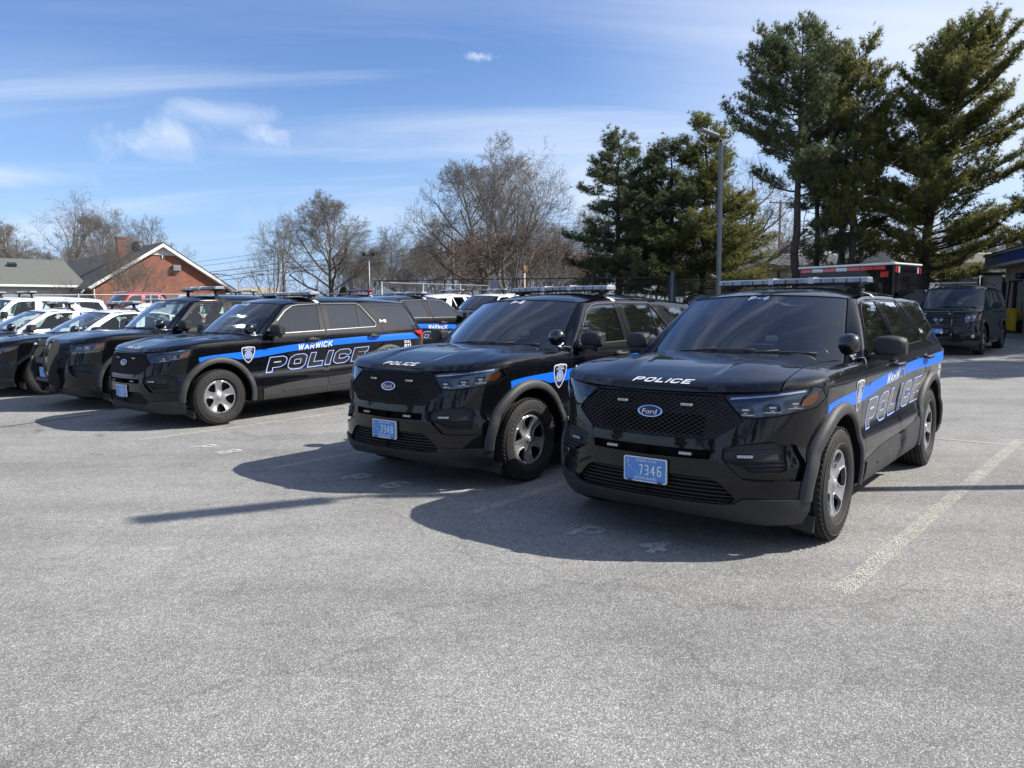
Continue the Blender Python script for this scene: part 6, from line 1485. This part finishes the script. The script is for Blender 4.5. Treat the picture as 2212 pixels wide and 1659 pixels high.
def pine(seed, H, r0, z0, R_of, limbs=40, sprays=9, lean=(0, 0), up=.35, asym=None, side=0, L=.24, nb=10, needm=None, dead=True, fork=None):
    g = np.random.default_rng(seed); T = ([], [], [], []); C = []; Dd = []; ax = lambda z: np.array([lean[0]*(z/H)**1.5*H, lean[1]*(z/H)**1.5*H, z])
    zs = np.linspace(-.2, H, 16); wob = g.normal(0, .05, (16, 2)); pts = [ax(max(z, 0))+np.array([*w_, 0 if z >= 0 else -.2]) for z, w_ in zip(zs, wob)]
    for k in range(15): T[0].append(pts[k]); T[1].append(pts[k+1]); T[2].append(r0*(1-.93*k/15)); T[3].append(r0*(1-.93*(k+1)/15))
    tz = [p[2] for p in pts]
    for k in range(limbs):
        f = (k+g.uniform(0, 1))/limbs; z = z0+(H*.985-z0)*f**.9; c = np.array([np.interp(z, tz, [p[i] for p in pts]) for i in range(3)]); a = g.uniform(0, 2*math.pi)
        fr = (z-z0)/(H-z0); Rr = R_of(fr)*g.uniform(.62, 1.12)
        if asym: Rr *= 1+asym[0]*math.cos(a-asym[1])
        Rr = max(Rr, .35); el = -.10+up*.8*fr+g.uniform(-.05, .30); d = np.array([math.cos(a)*math.cos(el), math.sin(a)*math.cos(el), math.sin(el)]); p = c; lp = [p]; nseg = 7
        for j in range(nseg): d = d+np.array([0, 0, .075*up*2])+g.normal(0, .06, 3); d /= np.linalg.norm(d); p = p+d*Rr/nseg; lp.append(p)
        rr = max(.018, r0*.20*Rr/3*(1-.5*fr)); 
        for j in range(nseg): T[0].append(lp[j]); T[1].append(lp[j+1]); T[2].append(rr*(1-.85*j/nseg)); T[3].append(rr*(1-.85*(j+1)/nseg))
        ns = max(4, int(sprays*1.75*Rr/2.2)); lp = np.array(lp)
        for s_ in range(ns):
            q = (.22+.78*(s_+g.uniform(0, 1))/ns)*nseg; i = min(int(q), nseg-1); b = lp[i]+(lp[i+1]-lp[i])*(q-i); dr = lp[i+1]-lp[i]; dr /= np.linalg.norm(dr); sd = np.cross(dr, [0, 0, 1.]); sd /= np.linalg.norm(sd)+1e-9; sg = 1 if s_ % 2 else -1
            dd = dr*g.uniform(.3, .9)+sd*sg*g.uniform(.4, 1.0)+np.array([0, 0, g.uniform(.05, .65)]); dd /= np.linalg.norm(dd); ln = g.uniform(.35, .85)*(1.15-.35*q/nseg)*min(1, Rr/1.6+.3); e = b+dd*ln; T[0].append(b); T[1].append(e); T[2].append(.014); T[3].append(.006)
            nt_ = max(3, int(ln/.11))
            for j in range(nt_): C.append(b+dd*ln*(.25+.75*(j+1)/nt_)+g.normal(0, .045, 3)); Dd.append(dd+[0, 0, .25])
            for j in range(3): o = e+g.normal(0, .13, 3); C.append(o); Dd.append(np.array([0, 0, .7])+dd*.5)
        C.append(lp[-1]); Dd.append(d)
    if dead:
        for k in range(14):
            z = g.uniform(1.5, max(z0, 2.5)); a = g.uniform(0, 6.28); c = ax(z); l = g.uniform(.4, 1.6); e = c+np.array([math.cos(a)*l, math.sin(a)*l, g.uniform(-.2, .3)]); T[0].append(c); T[1].append(e); T[2].append(.02); T[3].append(.008)
    C = np.array(C); Dd = np.array(Dd); Dd /= np.linalg.norm(Dd, axis=1)[:, None]
    return np_mesh('trunk', [segs_mesh(*T, 6)], M_pbark), np_mesh('crown', [blades(C, Dd, nb, L, .034, g)], needm or M_need, False)
GB = 'bare winter trees beyond the fences'
def at_px(u, d): p = wp(u, 1150, d); return p[0], p[1], .55
t1 = bare_tree(11, 15.2, 1.0, .50, 11, .20, .35, (7, 6, 6, 4), twigr=.0085, leaders=2)      # huge oak
t2 = bare_tree(23, 11.0, .88, .26, 20, .20, .30, (7, 7, 6, 3), droop=.15, twigr=.0075, leaders=1)     # round crown
t3 = bare_tree(37, 12.0, 1.35, .40, 7, .22, .15, (8, 7, 6, 4), twigr=.008)     # spreading
t4 = bare_tree(41, 9.0, .75, .12, 12, .30, .5, (6, 6, 5), twigr=.008, leaders=1)       # slim woodland tree
t5 = bare_tree(53, 8.5, 1.1, .12, 7, .18, .4, (6, 6, 5), twigr=.008)
t6 = bare_tree(67, 11.0, 1.0, .19, 9, .14, .35, (7, 7, 6, 4), twigr=.008, trunkm=M_bark2)
def bt(mesh): return [('trunk', mesh[0]), ('crown', mesh[1])]
tree_obj('oak_tree', 'huge bare oak with several rising limbs, tallest bare tree in the middle', GB, *at_px(1913, 60), .6, bt(t1), .815, 1.08)
tree_obj('bare_tree', 'bare tree with round fan shaped crown right of the brick building', GB, *at_px(1305, 60), 2.0, bt(t2), .82, 1.22)
tree_obj('bare_tree', 'spreading bare tree rising behind the grey garage roof at the left', GB, *at_px(233, 82), 1.1, bt(t3), 1.05)
tree_obj('bare_tree', 'smaller bare tree behind the brick building roof, left of the chimney', GB, *at_px(410, 92), 3.1, bt(t1), .80)
tree_obj('bare_tree', 'little bare tree top just above the gable peak', GB, *at_px(608, 100), 4, bt(t4), 1.32)
tree_obj('bare_tree', 'thin sparse young tree left of the round crowned bare tree', GB, *at_px(1080, 55), .4, bt(t5), .86)
lt = tree_obj('bare_tree', 'bare tree with some brown leaves right of the huge oak', GB, *at_px(2005, 52), 1.9, bt(t6), .86)
_g = np.random.default_rng(5); tp = t6[2]; tp = tp[tp[:, 2] < 6.6]; tp = tp[_g.permutation(len(tp))[:800]]; lf = np_mesh('leaves', [blades(np.repeat(tp, 2, 0)+_g.normal(0, .12, (len(tp)*2, 3)), np.tile([0, 0, -1.], (len(tp)*2, 1)), 3, .16, .11, _g)], M_oakl, False); link(bpy.data.objects.new('leaves', lf), lt)
tree_obj('bare_tree', 'large bare tree behind the middle pines, right of the lamp post', GB, *at_px(2870, 66), 2.4, bt(t3), 1.22)
tree_obj('bare_tree', 'multi stemmed bare ornamental tree before the brick gable', GB, *wp(500, 1150, 44)[:2], .55, 1.0, bt(t6), .42, 1.0)
tree_obj('bare_tree', 'bare tree with hanging twigs at the far left edge', GB, *at_px(30, 88), 2.2, bt(t2), .95)
GWd = 'slim bare woodland trees'
k_ = 0
for u in np.concatenate([np.arange(1330, 2330, 34), np.arange(2330, 2900, 60), np.arange(2880, 4250, 52), np.arange(-60, 640, 110)]):
    d = 66+_g.uniform(0, 34); p = at_px(u+_g.uniform(-14, 14), d); m_ = (t4, t4, t6, t5, t2)[k_ % 5]; s_ = _g.uniform(.75, 1.05)*(1.0 if m_ is t4 else .72)
    tree_obj('woodland_tree', ('slim bare tree in the belt of woods left of the huge oak' if u < 1850 else 'slim bare tree in the belt of woods behind the oak and the middle pines' if u < 2860 else 'slim bare tree in the woods behind the tall right hand pines') if u > 700 else 'slim bare tree in the woods behind the garage roof', GWd, *p, _g.uniform(0, 6.28), bt(m_), s_); k_ += 1
# brushy undergrowth that reads as one mass
V = []; F = []
for k in range(16000):
    u = _g.uniform(-100, 4300); d = _g.uniform(62, 100)
    if 200 < u < 900: continue
    p = wp(u, 1150, d); h = _g.uniform(.8, 3.2); lx = _g.normal(0, .5); ly = _g.normal(0, .5); w_ = .02; o = len(V); V += [(p[0]-w_, p[1], .4), (p[0]+w_, p[1], .4), (p[0]+lx, p[1]+ly, .5+h*1.3)]; F.append((o, o+1, o+2))
mb = MB(); mb.add(V, F); tag(mb.build('undergrowth', M_twig), 'dense leafless brush along the foot of the background woods', 'undergrowth', kind='stuff')
# pines
GPn = 'white pines in the middle distance'; GPr = 'tall white pines at the right'
prof_mid = lambda f: 3.3*(1-f)**.72*(.65+.35*min(1, f*5))+.2
pm1 = pine(101, 11.6, .22, 1.6, prof_mid, 84, 10, up=.30); pm2 = pine(103, 11.0, .22, 2.0, lambda f: 3.0*(1-f)**.65+.2, 80, 10, up=.32, needm=M_need)
pm3 = pine(107, 12.4, .25, 1.4, lambda f: (4.0*(1-f)**1.0+.35) if f < .5 else 2.4*(1-f)**.6+.2, 90, 10, up=.35, needm=M_need2)
def pn(m): return [('trunk', m[0]), ('crown', m[1])]
tree_obj('pine_tree', 'dense pine, leftmost of the middle group, left of the lamp post', GPn, *at_px(2433, 47), 0, pn(pm1), 1.0, 1.22)
tree_obj('pine_tree', 'dark pine in the middle of the group left of the lamp post', GPn, *at_px(2641, 46), 1.0, pn(pm2), 1.0, 1.25)
tree_obj('pine_tree', 'tallest pine of the middle group with low limbs reaching right past the lamp post', GPn, *at_px(2770, 46), .2, pn(pm3), 1.0, 1.2)
def pr1f(f): return 3.2*math.sin(math.pi*min(1, .18+f*.80))**.6+.2
pr1 = pine(211, 14.4, .27, 6.2, lambda f: 3.1*(1-(2*f-.75)**2*.50)*(1-f**5)+.25, 64, 10, up=.55, asym=(.22, math.pi), needm=M_need)
pr2 = pine(223, 12.6, .22, 3.0, lambda f: 1.9*(1-f)**.4+.2, 52, 9, up=.45, needm=M_need)
pr3 = pine(227, 13.4, .24, 4.4, lambda f: 2.6*(1-f)**.4+.3, 66, 9, up=.55, needm=M_need2)
pr5 = pine(241, 15.9, .32, 2.6, lambda f: (3.9 if f < .75 else 3.9*(1-f)/.25*.8+.8)*(1-.15*f)+.2, 116, 10, up=.55, asym=(.25, 0), lean=(.10, 0), needm=M_need2)
tree_obj('pine_tree', 'tall pine with long bare trunk, leftmost of the right hand group', GPr, *at_px(3130, 34), 0, pn(pr1), .93, .93)
tree_obj('pine_tree', 'slender pine with dark trunk second from the left in the right hand group', GPr, *at_px(3208, 35.5), .8, pn(pr2), .88)
tree_obj('pine_tree', 'pine in the middle of the right hand group, behind the ambulance antenna', GPr, *at_px(3309, 37), 2.0, pn(pr2), .94, 1.15)
tree_obj('pine_tree', 'olive tinted pine fourth from the left in the right hand group', GPr, *at_px(3350, 34.5), .4, pn(pr3), .93, .98)
tree_obj('pine_tree', 'tallest pine at the right with long limbs reaching past the photo edge', GPr, *at_px(3620, 34), 0, pn(pr5), .81, 1.12)
tree_obj('pine_tree', 'pine filling the top right edge above the blue band building', GPr, *at_px(4120, 37), 2.6, pn(pr3), .70)
# trees beside and behind the viewpoint, seen mirrored in the windows and paint
GR_ = 'pines around the car park seen mirrored in the windows'
for i, (x, y, m_, s_) in enumerate(((27, 12, pr5, .9), (25, 21.5, pr5, 1.0), (23.5, 17, pr3, 1.05), (30, 30, pm1, 1.1), (27, 26, pm3, 1.0), (24.5, 22.5, pm2, .9), (33, 33, pm3, 1.2), (30, 19, pr3, .95), (35, 27, pm1, 1.1), (33, 5, pm3, 1.0), (24, -9, pr1, .8), (16, -30, pr3, .8), (2, -38, pm1, .8), (-12, -36, pm3, .8), (-26, -30, pm2, .85), (-38, -20, pm1, .9), (-46, -6, pm3, .9), (-52, 12, pm2, 1.0), (34, -20, pm3, .9), (-5, -44, t3, 1.0), (-33, -33, t3, 1.0), (9, -42, t6, 1.0))):
    tree_obj('pine_tree' if m_ not in (t3, t6) else 'bare_tree', 'tree standing outside the frame around the car park', GR_, x, y, 0, i*1.3, pn(m_) if m_ not in (t3, t6) else bt(m_), s_)
# small evergreens
def shrub(seed, h, r):
    g = np.random.default_rng(seed); n = 900; zz = g.uniform(0, 1, n)**.8; a = g.uniform(0, 6.28, n); rr = r*(1-zz)**.6*np.sqrt(g.uniform(.3, 1, n)); C = np.stack([rr*np.cos(a), rr*np.sin(a), .1+zz*h], -1); D = np.stack([np.cos(a)*.5, np.sin(a)*.5, 0*a+1], -1); D /= np.linalg.norm(D, axis=1)[:, None]; return np_mesh('crown', [blades(C, D, 6, .16, .06, g)], M_yew, False)
sh = shrub(3, 2.4, .8); stm = MB(); stm.tube([(0, 0, -.1), (0, 0, 1.2)], .05, 5); so_ = stm.build('stem', M_bark); stem_me = so_.data; bpy.data.objects.remove(so_)
for lab, u, d, s_ in (('dark conical evergreen shrub right of the round crowned tree', 1352, 52, 1.05), ('conical evergreen shrub at the brick building corner', 345, 47, 1.0), ('low evergreen shrub under the gable lamp', 640, 49, .62), ('rounded dark evergreen right of the brick building', 940, 60, 1.0), ('small evergreen shrub right of the dark red sign', 1545, 52, 1.0)):
    tree_obj('evergreen_shrub', lab, 'small evergreen shrubs', *at_px(u, d), 0, [('crown', sh), ('stem', stem_me)], s_)
